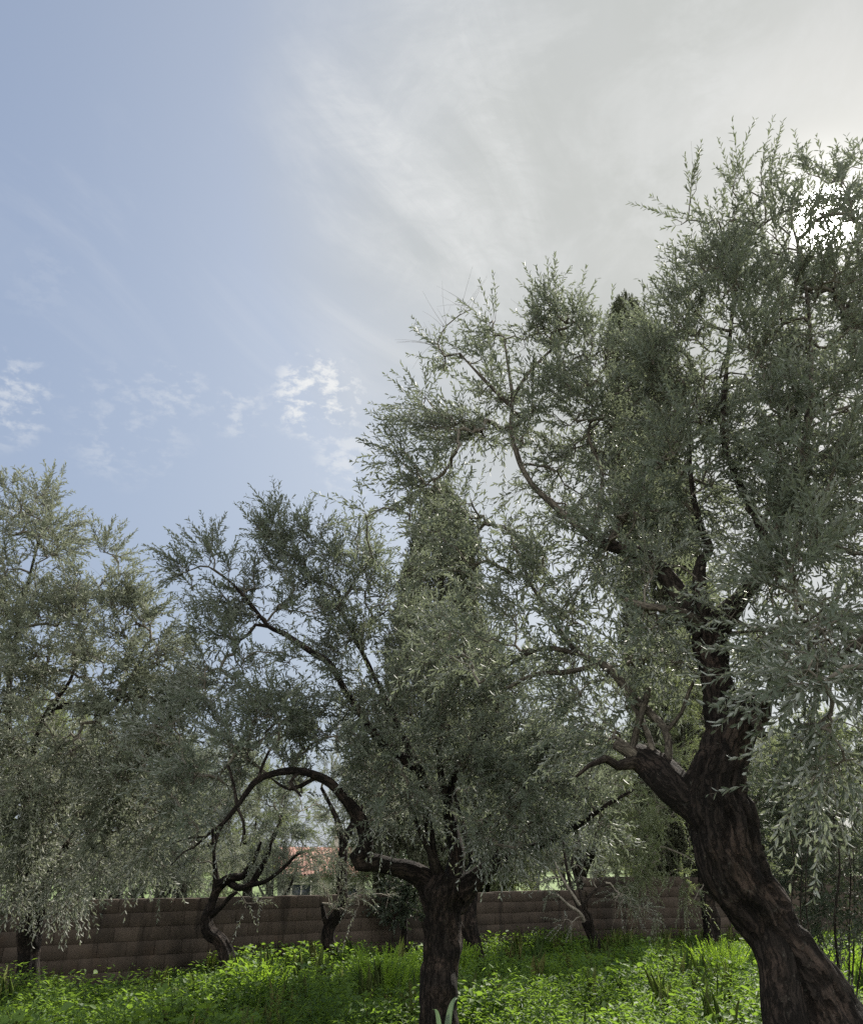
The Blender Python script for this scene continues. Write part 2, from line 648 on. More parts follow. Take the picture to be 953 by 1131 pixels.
    return root


def L(*rows):
    """limb rows (px, py, d, width_px) -> xyz + radius"""
    out = []
    for px, py, d, w in rows:
        p = P(px, py, d)
        out.append(np.array([*p, w / 2 * zcam(p) / F]))
    return out


def LS(k, *rows):
    return L(*[(a, b, c, w * k) for a, b, c, w in rows])


def C(px, py, d, rpx, n, **kw):
    p = P(px, py, d)
    return dict(c=p, r=rpx * zcam(p) / F, n=n, **kw)


# ================================================================== SETTING
def terrain(x, y):
    """height of the ground; gently uneven, dipping behind the wall where the house stands"""
    z = 0.035 * math.sin(x * 0.9 + 0.4) * math.cos(y * 0.7) * min(1, max(0, (y - 1) / 4))
    z -= 1.35 * math.exp(-(((x + 6.5) / 9) ** 2 + ((y - 46) / 12) ** 2))
    return z


def make_ground():
    xs = np.unique(np.concatenate([np.linspace(-900, -40, 12), np.linspace(-40, 40, 81), np.linspace(40, 900, 12)]))
    ys = np.unique(np.concatenate([np.linspace(-200, -10, 6), np.linspace(-10, 80, 91), np.linspace(80, 1500, 16)]))
    V = np.array([[x, y, terrain(x, y)] for y in ys for x in xs])
    nx = len(xs)
    i = (np.arange(len(ys) - 1) * nx)[:, None] + np.arange(nx - 1)[None]
    Q = np.stack([i, i + 1, i + nx + 1, i + nx], -1).reshape(-1, 4)
    m, t = new_mat('soil_and_grass')
    geo = t.n('ShaderNodeNewGeometry')
    v = geo.outputs['Position']
    n1 = t.noise(v, 14, 6, 0.7)
    n2 = t.noise(v, 0.9, 4, 0.6)
    soil = t.mixc(t.remap(n1, 0.3, 0.7), (0.075, 0.058, 0.040), (0.15, 0.12, 0.085))
    grass = t.mixc(t.remap(n1, 0.3, 0.7), (0.055, 0.095, 0.022), (0.10, 0.15, 0.035))
    sep = t.n('ShaderNodeSeparateXYZ')
    t.l(v, sep.inputs[0])
    # the grove floor is bare under the weeds; the land behind the wall is grassy
    far = t.remap(t.math('SUBTRACT', sep.outputs[1], t.math('MULTIPLY', sep.outputs[0], 0.6)), 16.2, 17.5)
    g = t.math('MAXIMUM', far, t.remap(n2, 0.45, 0.6))
    c = t.mixc(g, soil, grass)
    pb = t.n('ShaderNodeBsdfPrincipled')
    t.l(c, pb.inputs['Base Color'])
    pb.inputs['Roughness'].default_value = 0.95
    bp = t.n('ShaderNodeBump')
    bp.inputs['Strength'].default_value = 0.6
    bp.inputs['Distance'].default_value = 0.03
    t.l(n1, bp.inputs['Height'])
    t.l(bp.outputs[0], pb.inputs['Normal'])
    out = t.n('ShaderNodeOutputMaterial')
    t.l(pb.outputs[0], out.inputs[0])
    o = build_mesh('ground', V, Q, None, m, None, None, smooth=True)
    tag(o, 'dark soil of the olive grove running on as grassy land beyond the wall', 'ground', kind='structure')


make_ground()

# ---- block wall -----------------------------------------------------
W_A, W_B = np.array([-11.0, 9.37]), np.array([3.3, 18.4])
W_C = np.array([16.0, 20.9])
WALL_TOP = {}


def wall_section(root, name, a, b, courses, seed, ch=0.2, bl=0.42, th=0.2, mat=None):
    """running-bond concrete blocks with recessed joints, one mesh"""
    rng = np.random.default_rng(seed)
    L_ = np.linalg.norm(b - a)
    ex = (b - a) / L_
    ey = np.array([-ex[1], ex[0]])
    Vs, Qs, T = [], [], []

    def box(u0, u1, v0, v1, z0, z1, bev, tint):
        o = sum(len(x) for x in Vs)
        # front face chamfered box: inner front rectangle, outer ring, back ring
        pts = []
        for (vv, s) in ((v0, bev), (v0 + bev, 0.0), (v1 - bev, 0.0), (v1, bev)):
            for (uu, zz) in ((u0 + s, z0 + s), (u1 - s, z0 + s), (u1 - s, z1 - s), (u0 + s, z1 - s)):
                p = a + ex * uu + ey * vv
                pts.append([p[0], p[1], zz])
        Vs.append(np.array(pts))
        T.append(np.full(16, tint))
        q = [[0, 1, 2, 3]]
        for k in range(3):
            for j in range(4):
                j2 = (j + 1) % 4
                q.append([k * 4 + j, (k + 1) * 4 + j, (k + 1) * 4 + j2, k * 4 + j2])
        q.append([12, 15, 14, 13])
        Qs.append(np.array(q) + o)

    J = 0.0035
    box(0.02, L_ - 0.02, 0.010, th - 0.010, -1.5, courses * ch - 0.05, 0.002, 0.2)   # mortar core
    for k in range(-1, courses):
        u = -rng.uniform(0, 0.04) - (bl / 2 if k % 2 else 0)
        while u < L_:
            w = bl
            u0, u1 = max(u, 0), min(u + w, L_)
            if u1 - u0 > 0.05:
                dv = rng.normal(0, 0.0035)
                box(u0 + J, u1 - J, dv, th + dv, k * ch + J, (k + 1) * ch - J - (abs(rng.normal(0, 0.012)) if k == courses - 1 else 0), 0.003 + 0.003 * rng.uniform(), rng.uniform(0, 1))
            u += w
    return build_mesh(name, np.vstack(Vs), np.vstack(Qs), None, mat, root, {'tint': np.concatenate(T)})


def wall_material():
    m, t = new_mat('block_wall')
    geo = t.n('ShaderNodeNewGeometry')
    v = geo.outputs['Position']
    at = t.n('ShaderNodeAttribute', attribute_name='tint')
    c = t.mixc(at.outputs['Fac'], (0.047, 0.037, 0.029), (0.074, 0.058, 0.046))
    grain = t.noise(v, 60, 5, 0.7)
    c = t.mixc(t.math('MULTIPLY', t.remap(grain, 0.4, 0.7), 0.35), c, (0.10, 0.078, 0.062))
    big = t.noise(v, 0.75, 6, 0.68)
    c = t.mixc(t.math('MULTIPLY', t.remap(big, 0.42, 0.60), 0.85), c, (0.030, 0.025, 0.021))
    red = t.noise(v, 1.7, 6, 0.7)
    c = t.mixc(t.math('MULTIPLY', t.remap(red, 0.52, 0.68), 0.4), c, (0.074, 0.048, 0.033))
    streak = t.noise(t.vmul(v, (5, 5, 0.5)), 1.0, 4, 0.6)
    c = t.mixc(t.math('MULTIPLY', t.remap(streak, 0.54, 0.68), 0.6), c, (0.019, 0.016, 0.014))
    pb = t.n('ShaderNodeBsdfPrincipled')
    t.l(c, pb.inputs['Base Color'])
    pb.inputs['Roughness'].default_value = 0.95
    pb.inputs['Specular IOR Level'].default_value = 0.15
    bp = t.n('ShaderNodeBump')
    bp.inputs['Strength'].default_value = 0.5
    bp.inputs['Distance'].default_value = 0.01
    t.l(grain, bp.inputs['Height'])
    t.l(bp.outputs[0], pb.inputs['Normal'])
    out = t.n('ShaderNodeOutputMaterial')
    t.l(pb.outputs[0], out.inputs[0])
    return m


M['wall'] = wall_material()
wl = thing('boundary_wall', 'brown concrete block wall running across the back of the grove', 'wall', (0, 0, 0))
ex = (W_B - W_A) / np.linalg.norm(W_B - W_A)
k1 = W_A + ex * 8.1
wall_section(wl, 'wall_section', W_A, W_B - ex * 0.004, 6, 4, ch=0.195, mat=M['wall'])
wall_section(wl, 'wall_section', W_B + np.array([0.0, -0.03]), W_C, 7, 5, ch=0.203, mat=M['wall'])

# ---- house behind the wall --------------------------------------------


def make_house():
    c = np.array([P(352, 960, 46)[0], 46.0])
    root = thing('house', 'small pale house with a red tiled roof beyond the wall', 'house', (c[0], c[1], -1.35), math.radians(14))
    hw, hd, ez = 1.9, 3.0, 2.62
    rise = 1.15
    wm = simple_noise_mat('house_plaster', (0.27, 0.255, 0.21), (0.36, 0.34, 0.28), 3, 0.9, 0.1)
    V = [(-hw, -hd, 0), (hw, -hd, 0), (hw, hd, 0), (-hw, hd, 0), (-hw, -hd, ez), (hw, -hd, ez), (hw, hd, ez), (-hw, hd, ez)]
    Q = [(0, 1, 5, 4), (1, 2, 6, 5), (2, 3, 7, 6), (3, 0, 4, 7)]
    T = [(4, 5, 8), (6, 7, 9)]
    # ridge runs along x: gables at the sides
    V += [(-hw, 0, ez + rise), (hw, 0, ez + rise)]
    T = [(4, 8, 7), (5, 6, 9)]
    build_mesh('wall', V, Q, T, wm, root)
    # tiled roof with rolls
    m, t = new_mat('red_roof_tile')
    geo = t.n('ShaderNodeNewGeometry')
    nn = t.noise(geo.outputs['Position'], 4, 5, 0.7)
    cc = t.mixc(t.remap(nn, 0.3, 0.7), (0.15, 0.062, 0.042), (0.25, 0.125, 0.09))
    pb = t.n('ShaderNodeBsdfPrincipled')
    t.l(cc, pb.inputs['Base Color'])
    pb.inputs['Roughness'].default_value = 0.85
    out = t.n('ShaderNodeOutputMaterial')
    t.l(pb.outputs[0], out.inputs[0])
    RV, RQ = [], []
    nu, nv = 96, 9
    ov = 0.35
    for sgn in (-1, 1):
        for layer in (0, 1):
            off = len(RV)
            for j in range(nv + 1):
                for i in range(nu + 1):
                    x = -hw - ov + (2 * hw + 2 * ov) * i / nu
                    k = j / nv
                    y = sgn * (hd + ov) * (1 - k)
                    z = ez - rise * ov / hd + (rise + rise * ov / hd) * k + 0.05 + 0.045 * abs(math.sin(i * math.pi / 4)) * (1 - layer) - 0.10 * layer
                    z += 0.02 * (j % 2)
                    RV.append((x, y, z))
            for j in range(nv):
                for i in range(nu):
                    a = off + j * (nu + 1) + i
                    RQ.append((a, a + 1, a + nu + 2, a + nu + 1))
    rf = build_mesh('roof', RV, RQ, None, m, root)
    V, Q = [], []

    def bx(x0, x1, y0, y1, z0, z1):
        o = len(V)
        V.extend([(x0, y0, z0), (x1, y0, z0), (x1, y1, z0), (x0, y1, z0), (x0, y0, z1), (x1, y0, z1), (x1, y1, z1), (x0, y1, z1)])
        Q.extend([tuple(o + k for k in f) for f in ((3, 2, 1, 0), (4, 5, 6, 7), (0, 1, 5, 4), (1, 2, 6, 5), (2, 3, 7, 6), (3, 0, 4, 7))])
    bx(0.9, 1.35, 0.5, 0.95, ez + 0.5, ez + 1.75)
    bx(0.84, 1.41, 0.44, 1.01, ez + 1.752, ez + 1.85)
    build_mesh('chimney', V, Q, None, wm, rf)
    gm = simple_noise_mat('window_glass', (0.02, 0.025, 0.03), (0.04, 0.045, 0.05), 3, 0.15, 0.0)
    fm = simple_noise_mat('window_frame_paint', (0.45, 0.42, 0.36), (0.5, 0.47, 0.4), 8, 0.6, 0.05)
    for xc in (-1.15, 1.15):
        V.clear()
        Q.clear()
        bx(xc - 0.45, xc + 0.45, -hd - 0.012, -hd - 0.004, 1.1, 2.1)
        w = build_mesh('window', V, Q, None, gm, root)
        V.clear()
        Q.clear()
        bx(xc - 0.52, xc - 0.45, -hd - 0.05, -hd - 0.003, 1.03, 2.17)
        bx(xc + 0.45, xc + 0.52, -hd - 0.05, -hd - 0.003, 1.03, 2.17)
        bx(xc - 0.449, xc + 0.449, -hd - 0.05, -hd - 0.003, 2.101, 2.17)
        bx(xc - 0.449, xc + 0.449, -hd - 0.08, -hd - 0.003, 1.03, 1.099)
        bx(xc - 0.025, xc + 0.025, -hd - 0.04, -hd - 0.013, 1.1, 2.1)
        build_mesh('frame', V, Q, None, fm, w)


make_house()

# ================================================================== TREES
OL = dict(trunk='bark_dark', limb='bark_limb', limb_r=0.088, leaf='olive', twig='twig')

# ---- A: the big leaning tree, right foreground ------------------------------
bA = P(948, 1350, 5.0)
bA[2] = 0.0
trunkA = [np.array([bA[0], bA[1], -0.12, 0.40])] + L(
    (936, 1240, 5.0, 170), (908, 1131, 5.0, 84), (880, 1071, 5.0, 64), (854, 1034, 5.0, 51), (829, 993, 5.0, 54), (809, 956, 5.0, 63), (797, 907, 5.0, 65), (789, 872, 5.0, 54),
    (797, 832, 5.0, 44), (796, 790, 5.02, 31), (790, 745, 5.05, 29), (784, 706, 5.1, 32), (784, 690, 5.1, 30))
limbsA = [
    L((846, 1014, 5.0, 34), (858, 1060, 4.95, 42), (868, 1131, 4.9, 52), (894, 1240, 4.8, 86), (908, 1365, 4.75, 120)),   # buttress lobe
    L((800, 850, 5.0, 36), (815, 808, 4.92, 36), (829, 780, 4.85, 36), (836, 768, 4.82, 30)),      # sawn right fork
    L((829, 786, 4.86, 20), (836, 800, 4.75, 12), (841, 812, 4.7, 9)),
    L((786, 912, 5.02, 32), (766, 893, 5.05, 34), (740, 868, 5.1, 36), (716, 846, 5.2, 31), (699, 833, 5.25, 26)),   # left fork, sawn
    L((700, 836, 5.2, 12), (690, 828, 5.2, 13), (678, 822, 5.2, 11)),
    L((699, 842, 5.2, 16), (682, 846, 5.15, 12), (668, 838, 5.15, 10), (650, 846, 5.1, 5), (636, 858, 5.1, 3)),
    L((737, 858, 5.1, 9), (738, 820, 5.15, 9), (733, 804, 5.2, 9), (715, 785, 5.3, 10), (697, 768, 5.4, 11), (680, 746, 5.5, 10), (662, 732, 5.6, 9), (640, 722, 5.7, 8), (620, 700, 5.9, 7), (604, 672, 6.0, 6), (586, 645, 6.1, 5), (572, 610, 6.2, 4)),
    L((697, 838, 5.25, 9), (703, 806, 5.25, 8), (712, 775, 5.25, 8), (716, 760, 5.25, 7)),
    L((724, 850, 5.15, 8), (718, 820, 5.2, 6), (708, 795, 5.3, 6), (690, 765, 5.4, 5)),
    L((735, 808, 5.2, 5), (752, 788, 5.2, 4), (760, 765, 5.2, 4), (770, 745, 5.2, 3)),
    L((640, 722, 5.7, 6), (600, 716, 5.8, 6), (560, 735, 5.9, 5), (530, 755, 6.0, 4)),
    L((660, 735, 5.6, 5), (625, 742, 5.7, 6), (590, 745, 5.8, 5), (560, 760, 5.8, 4)),
    # upper fork
    L((782, 702, 5.1, 26), (764, 682, 5.15, 22), (745, 650, 5.2, 20), (726, 628, 5.25, 19), (700, 610, 5.35, 17), (672, 603, 5.5, 15), (650, 592, 5.6, 11), (640, 584, 5.66, 8)),
    L((656, 597, 5.57, 10), (640, 583, 5.68, 9.5), (622, 567, 5.8, 9), (595, 543, 5.9, 8), (581, 525, 6.0, 7.5), (570, 500, 6.1, 7), (564, 470, 6.15, 6), (566, 440, 6.2, 5), (561, 405, 6.25, 3.6), (557, 375, 6.3, 2.2)),
    L((565, 440, 6.2, 4.5), (585, 410, 6.25, 3.6), (605, 390, 6.3, 2.8), (616, 378, 6.35, 2)),
    L((565, 450, 6.2, 4), (540, 425, 6.25, 4), (518, 402, 6.3, 2.6), (508, 390, 6.35, 2)),
    L((650, 592, 5.6, 7), (662, 560, 5.7, 6), (664, 520, 5.8, 5), (650, 480, 5.9, 4), (660, 440, 6.0, 3)),
    L((672, 603, 5.5, 8), (690, 570, 5.5, 7), (705, 540, 5.5, 5), (716, 500, 5.5, 4)),
    L((777, 694, 5.08, 14), (755, 678, 5.0, 11), (735, 672, 4.95, 9), (712, 670, 4.95, 9), (690, 662, 4.95, 7)),
    L((779, 694, 5.1, 20), (775, 665, 5.1, 17), (772, 640, 5.1, 15), (775, 618, 5.15, 13), (783, 606, 5.2, 11), (770, 570, 5.3, 8), (762, 520, 5.4, 6), (760, 460, 5.5, 5)),
    L((788, 694, 5.1, 26), (806, 674, 5.05, 22), (822, 655, 5.0, 19), (836, 636, 5.0, 16), (845, 600, 5.0, 13), (835, 572, 5.05, 12), (826, 552, 5.1, 11), (810, 520, 5.15, 8), (798, 480, 5.2, 7), (800, 430, 5.3, 6), (806, 370, 5.4, 5), (812, 310, 5.5, 4)),
    L((826, 560, 5.1, 9), (848, 582, 5.0, 8), (868, 600, 4.8, 7), (880, 620, 4.6, 6)),
    L((845, 610, 5.0, 10), (868, 560, 4.9, 9), (885, 500, 4.9, 8), (895, 430, 4.95, 7), (893, 350, 5.1, 5), (885, 290, 5.3, 4), (875, 250, 5.4, 3)),
    L((829, 776, 4.84, 16), (856, 765, 4.6, 14), (880, 744, 4.4, 14), (905, 735, 4.2, 13), (935, 720, 4.0, 11), (970, 690, 3.8, 8)),
    L((885, 745, 4.4, 6), (892, 715, 4.2, 5), (905, 700, 4.1, 4), (930, 680, 4.0, 3)),
    L((800, 700, 5.1, 4), (880, 690, 4.4, 3), (925, 660, 4.0, 3)),
]
clumpsA = [
    C(820, 214, 5.6, 34, 9, up=0.9, sl=1.15, leaf=1.0), C(805, 271, 5.5, 45, 28, up=0.8), C(765, 241, 5.6, 26, 5, up=0.7), C(930, 193, 5.5, 32, 13, up=0.9, sl=1.1),
    C(860, 226, 5.5, 32, 13, up=0.9, sl=1.2), C(942, 185, 5.5, 24, 9, up=0.9), C(902, 212, 5.5, 30, 15, up=0.8), C(934, 250, 5.5, 30, 18, up=0.6), C(938, 312, 5.4, 42, 40, up=0.6), C(860, 284, 5.4, 55, 49, up=0.6), C(790, 323, 5.4, 58, 55, up=0.6), C(745, 353, 5.5, 42, 28, up=0.5),
    C(850, 353, 5.3, 70, 84, up=0.4), C(925, 358, 5.2, 70, 90), C(775, 401, 5.4, 65, 69), C(845, 440, 5.2, 65, 74), C(930, 450, 5.0, 75, 100), C(735, 440, 5.5, 55, 53),
    C(770, 490, 5.4, 55, 66), C(880, 520, 5.0, 70, 79), C(940, 570, 4.7, 70, 84), C(740, 550, 5.4, 60, 63), C(860, 590, 4.9, 50, 36), C(700, 590, 5.4, 50, 48), C(900, 650, 4.4, 65, 74),
    C(945, 700, 3.7, 64, 25, droop=0.15, up=0.0), C(885, 715, 4.4, 42, 28, droop=0.15, up=0.1), C(935, 790, 3.7, 60, 22, droop=0.15, up=0.0), C(875, 815, 4.3, 34, 13, droop=0.15), C(940, 860, 4.2, 44, 18, droop=0.15, up=0.0),
    C(840, 690, 5.0, 40, 25), C(740, 640, 5.3, 40, 21), C(705, 660, 5.1, 40, 25), C(700, 720, 5.4, 42, 28), C(745, 730, 5.6, 40, 18), C(650, 760, 5.6, 45, 29), C(690, 800, 5.5, 40, 24),
    # middle crown on the long left limbs
    C(560, 367, 6.3, 30, 12, up=0.5), C(600, 360, 6.4, 28, 12, up=0.5), C(645, 364, 6.3, 26, 10, up=0.6), C(540, 398, 6.3, 30, 10), C(610, 398, 6.3, 42, 22), C(660, 406, 6.2, 42, 24),
    C(490, 406, 6.4, 30, 11), C(520, 441, 6.3, 40, 17), C(475, 457, 6.4, 36, 16), C(590, 449, 6.2, 42, 17), C(640, 453, 6.1, 48, 27), C(690, 449, 5.9, 45, 26), C(460, 505, 6.4, 40, 20),
    C(520, 495, 6.3, 45, 24), C(580, 510, 6.2, 35, 10), C(640, 515, 6.0, 45, 19), C(690, 520, 5.8, 45, 24), C(435, 560, 6.4, 42, 10), C(490, 560, 6.3, 45, 17), C(550, 575, 6.2, 48, 24), C(610, 590, 6.1, 42, 20),
    C(660, 580, 5.8, 42, 22), C(400, 590, 6.5, 30, 10), C(620, 645, 6.0, 42, 17), C(560, 645, 6.1, 48, 24), C(500, 630, 6.3, 48, 17), C(590, 695, 5.9, 48, 22), C(530, 710, 6.0, 50, 24), C(650, 690, 5.7, 40, 14),
    C(672, 375, 6.0, 34, 22, up=0.6), C(655, 420, 6.1, 36, 22), C(690, 480, 5.8, 36, 20), C(630, 360, 6.3, 30, 14, up=0.7), C(590, 352, 6.35, 28, 14, up=0.7), C(555, 362, 6.35, 24, 12, up=0.7),
    C(740, 400, 5.6, 40, 30), C(640, 480, 6.0, 36, 20), C(600, 540, 6.1, 36, 18), C(545, 460, 6.3, 34, 18), C(480, 520, 6.4, 36, 20),
    # bare dead twigs at the top
    C(527, 348, 6.45, 22, 10, bare=1.0, leaf=0.8), C(478, 378, 6.45, 22, 8, bare=1.0, leaf=0.8), C(500, 362, 6.4, 18, 7, bare=1.0, leaf=0.8),
]
make_tree('olive_tree', 'largest olive tree, thick dark cracked trunk leaning left, in the right foreground', 'tree', bA, trunkA, limbsA, clumpsA, 3, OL,
          leafL=0.072, leafW=0.0165, shoots=3.5, spacing=0.040, shootL=(0.22, 0.56), trunk_sides=110, trunk_step=0.022, trunk_kw=dict(flute=0.20, nfl=8, rough=0.10, knots=10, flare=0.05, fine=0.016, twist=1.6))

# ---- B: the tree in the middle with the arching limb --------------------------
bB = P(486, 1168, 8.7)
bB[2] = 0
trunkB = [np.array([bB[0], bB[1], -0.1, 0.22])] + LS(0.84, (485, 1131, 8.7, 40), (484, 1090, 8.7, 37), (486, 1040, 8.7, 40), (489, 1005, 8.7, 42), (492, 985, 8.7, 46), (496, 968, 8.7, 40))
limbsB = [
    L((484, 1000, 8.7, 30), (470, 974, 8.65, 25), (452, 962, 8.55, 21), (432, 957, 8.45, 18), (413, 953, 8.35, 18), (398, 954, 8.3, 17), (394, 946, 8.28, 17), (404, 936, 8.25, 16), (401, 912, 8.2, 15), (391, 894, 8.15, 14), (379, 880, 8.1, 13), (366, 866, 8.05, 12), (350, 857, 8.0, 11), (332, 852, 7.95, 10), (316, 852, 7.9, 9.5), (300, 855, 7.85, 8.5), (284, 862, 7.8, 8), (272, 876, 7.75, 7.5), (261, 892, 7.7, 7), (246, 910, 7.7, 4.5), (232, 920, 7.7, 3.4), (214, 936, 7.7, 2.4), (203, 941, 7.7, 1.8), (188, 957, 7.7, 1.2)),
    L((246, 910, 7.7, 3), (240, 926, 7.7, 2.2), (236, 945, 7.7, 1.4)),
    L((228, 924, 7.7, 2.4), (208, 926, 7.75, 1.8), (190, 932, 7.8, 1.2)),
    L((262, 891, 7.7, 3.5), (270, 912, 7.65, 2.5), (266, 934, 7.6, 1.5)),
    L((285, 862, 7.8, 4), (290, 845, 7.85, 3.5), (297, 830, 7.9, 3)),
    L((262, 890, 7.7, 4), (258, 866, 7.75, 3.5), (252, 845, 7.8, 3)),
    L((350, 858, 8.0, 5), (332, 868, 8.1, 4.5), (320, 872, 8.15, 4), (308, 866, 8.2, 3), (300, 860, 8.2, 2)),
    L((332, 852, 7.95, 4), (320, 864, 7.85, 3.5), (328, 874, 7.8, 3), (333, 880, 7.8, 2)),
    L((492, 985, 8.65, 18), (480, 955, 8.6, 13), (475, 925, 8.6, 12), (470, 890, 8.6, 11), (466, 856, 8.55, 12), (452, 842, 8.5, 13), (430, 829, 8.5, 13), (416, 812, 8.5, 12), (398, 788, 8.5, 10), (380, 760, 8.5, 9), (363, 732, 8.5, 8.5), (347, 722, 8.5, 8), (332, 712, 8.45, 7.5), (314, 700, 8.45, 7), (297, 692, 8.4, 6), (284, 676, 8.4, 5), (272, 661, 8.4, 4.5), (258, 646, 8.4, 3.5), (246, 636, 8.4, 2.5)),
    L((297, 692, 8.4, 4), (282, 690, 8.35, 4), (275, 700, 8.3, 4), (264, 708, 8.3, 3.5), (259, 722, 8.3, 2.5)),
    L((466, 860, 8.55, 9), (440, 800, 8.8, 7), (410, 740, 9.0, 6), (385, 690, 9.1, 6), (375, 672, 9.1, 6), (374, 654, 9.1, 5), (360, 645, 9.1, 5), (346, 641, 9.1, 4.5), (338, 630, 9.1, 4), (334, 618, 9.1, 3)),
    L((375, 668, 9.1, 4), (384, 655, 9.15, 3), (392, 640, 9.2, 2.5)),
    L((500, 975, 8.7, 20), (505, 945, 8.75, 17), (499, 918, 8.75, 14), (494, 890, 8.8, 12), (505, 850, 8.9, 10), (530, 815, 9.0, 10), (550, 803, 9.0, 11), (560, 812, 9.0, 8)),
    L((494, 890, 8.8, 9), (485, 840, 8.9, 8), (490, 790, 9.0, 6), (510, 750, 9.1, 5), (540, 735, 9.1, 4)),
    L((508, 985, 8.7, 26), (528, 968, 8.65, 19), (548, 951, 8.6, 15), (570, 942, 8.55, 13), (594, 934, 8.5, 11), (616, 924, 8.45, 9), (636, 913, 8.4, 8), (658, 898, 8.35, 6.5), (678, 884, 8.3, 5), (700, 872, 8.3, 3)),
    L((548, 951, 8.6, 9), (562, 915, 8.6, 7), (580, 870, 8.6, 6), (600, 830, 8.7, 5)),
    L((496, 1000, 8.75, 20), (510, 1000, 8.85, 16), (516, 975, 8.95, 14), (528, 940, 9.1, 11), (540, 900, 9.2, 9)),
    L((484, 968, 8.6, 10), (476, 945, 8.5, 7), (462, 915, 8.45, 5), (452, 880, 8.4, 4)),
]
clumpsB = [
    C(320, 588, 8.7, 28, 24, up=0.5), C(285, 608, 8.6, 30, 26), C(350, 608, 8.8, 38, 36), C(225, 621, 8.4, 30, 24, up=0.5), C(255, 649, 8.4, 32, 26), C(205, 645, 8.4, 22, 14), C(310, 649, 8.6, 35, 24), C(385, 633, 9.0, 38, 32), C(395, 596, 8.9, 24, 12),
    C(350, 682, 8.6, 38, 26), C(290, 682, 8.5, 34, 20), C(240, 700, 8.3, 36, 24), C(400, 682, 8.9, 48, 50), C(440, 657, 9.2, 38, 20), C(275, 745, 8.3, 38, 24), C(330, 750, 8.4, 42, 34), C(395, 745, 8.7, 48, 55),
    C(230, 770, 8.1, 40, 32), C(455, 705, 9.0, 52, 60), C(515, 745, 8.9, 55, 66), C(450, 770, 8.7, 52, 66), C(575, 775, 8.8, 50, 54), C(520, 810, 8.6, 52, 66), C(300, 805, 8.0, 45, 44), C(370, 810, 8.3, 48, 56), C(430, 840, 8.3, 46, 54), C(630, 810, 8.6, 42, 38),
    C(240, 835, 7.8, 44, 40), C(580, 840, 8.4, 50, 60), C(500, 855, 8.3, 42, 38), C(640, 850, 8.4, 40, 32), C(430, 878, 8.1, 32, 20, droop=0.4), C(590, 882, 8.1, 42, 40, droop=0.4, up=0.1), C(655, 895, 8.2, 34, 20), C(210, 885, 7.7, 36, 24, droop=0.5), C(550, 905, 8.0, 30, 16, droop=0.5, up=0, sl=0.8),
    C(578, 938, 7.9, 22, 6, droop=0.5, up=-0.1, sl=0.7), C(475, 905, 8.2, 20, 4, droop=0.4, sl=0.7), C(340, 870, 8.3, 30, 14), C(180, 830, 7.8, 34, 22), C(265, 905, 7.9, 26, 8, droop=0.6),
]
make_tree('olive_tree', 'middle olive tree with an upright trunk and one long limb arching over to the left', 'tree', bB, trunkB, limbsB, clumpsB, 5,
          dict(OL, leaf='olive', limb='bark_mid', limb_r=0.05), leafL=0.072, leafW=0.0165, shoots=4.2, spacing=0.040, shootL=(0.22, 0.52), trunk_sides=64, trunk_step=0.035, trunk_kw=dict(flute=0.26, nfl=7, rough=0.10, knots=12, flare=0.25, fine=0.014))

# ---- C: left edge ------------------------------------------------------------------
bC = P(30, 1103, 12.2)
bC[2] = 0
trunkC = [np.array([bC[0], bC[1], -0.1, 0.2])] + L((31, 1080, 12.2, 22), (32, 1055, 12.2, 20), (36, 1030, 12.1, 22), (40, 1005, 12.0, 22), (44, 985, 11.9, 18))
limbsC = [
    L((42, 1000, 11.9, 14), (60, 960, 11.2, 11), (90, 910, 10.6, 9), (112, 872, 10.3, 8), (116, 862, 10.2, 8), (112, 850, 10.2, 6), (110, 835, 10.1, 4)),
    L((115, 868, 10.2, 5), (132, 862, 10.1, 5), (150, 855, 10.0, 4), (170, 850, 10.0, 2.5)),
    L((116, 864, 10.2, 5), (128, 840, 10.2, 4), (138, 822, 10.2, 3)),
    L((36, 1000, 11.9, 15), (28, 940, 11.2, 12), (30, 880, 10.4, 10), (40, 820, 9.9, 9), (54, 786, 9.7, 8.5), (66, 780, 9.6, 8.5), (84, 779, 9.5, 8.5), (104, 781, 9.4, 9), (120, 780, 9.3, 9), (130, 774, 9.25, 8), (136, 764, 9.2, 7), (150, 740, 9.2, 4), (160, 715, 9.2, 3)),
    L((56, 788, 9.7, 6), (66, 768, 9.7, 5), (78, 752, 9.7, 4), (90, 710, 9.7, 3)),
    L((30, 880, 10.4, 9), (10, 800, 10, 8), (15, 720, 9.8, 6), (30, 650, 9.8, 4), (45, 590, 9.8, 3)),
    L((20, 900, 10.4, 8), (-30, 820, 10, 7), (-50, 740, 9.8, 5), (-30, 640, 9.8, 3)),
]
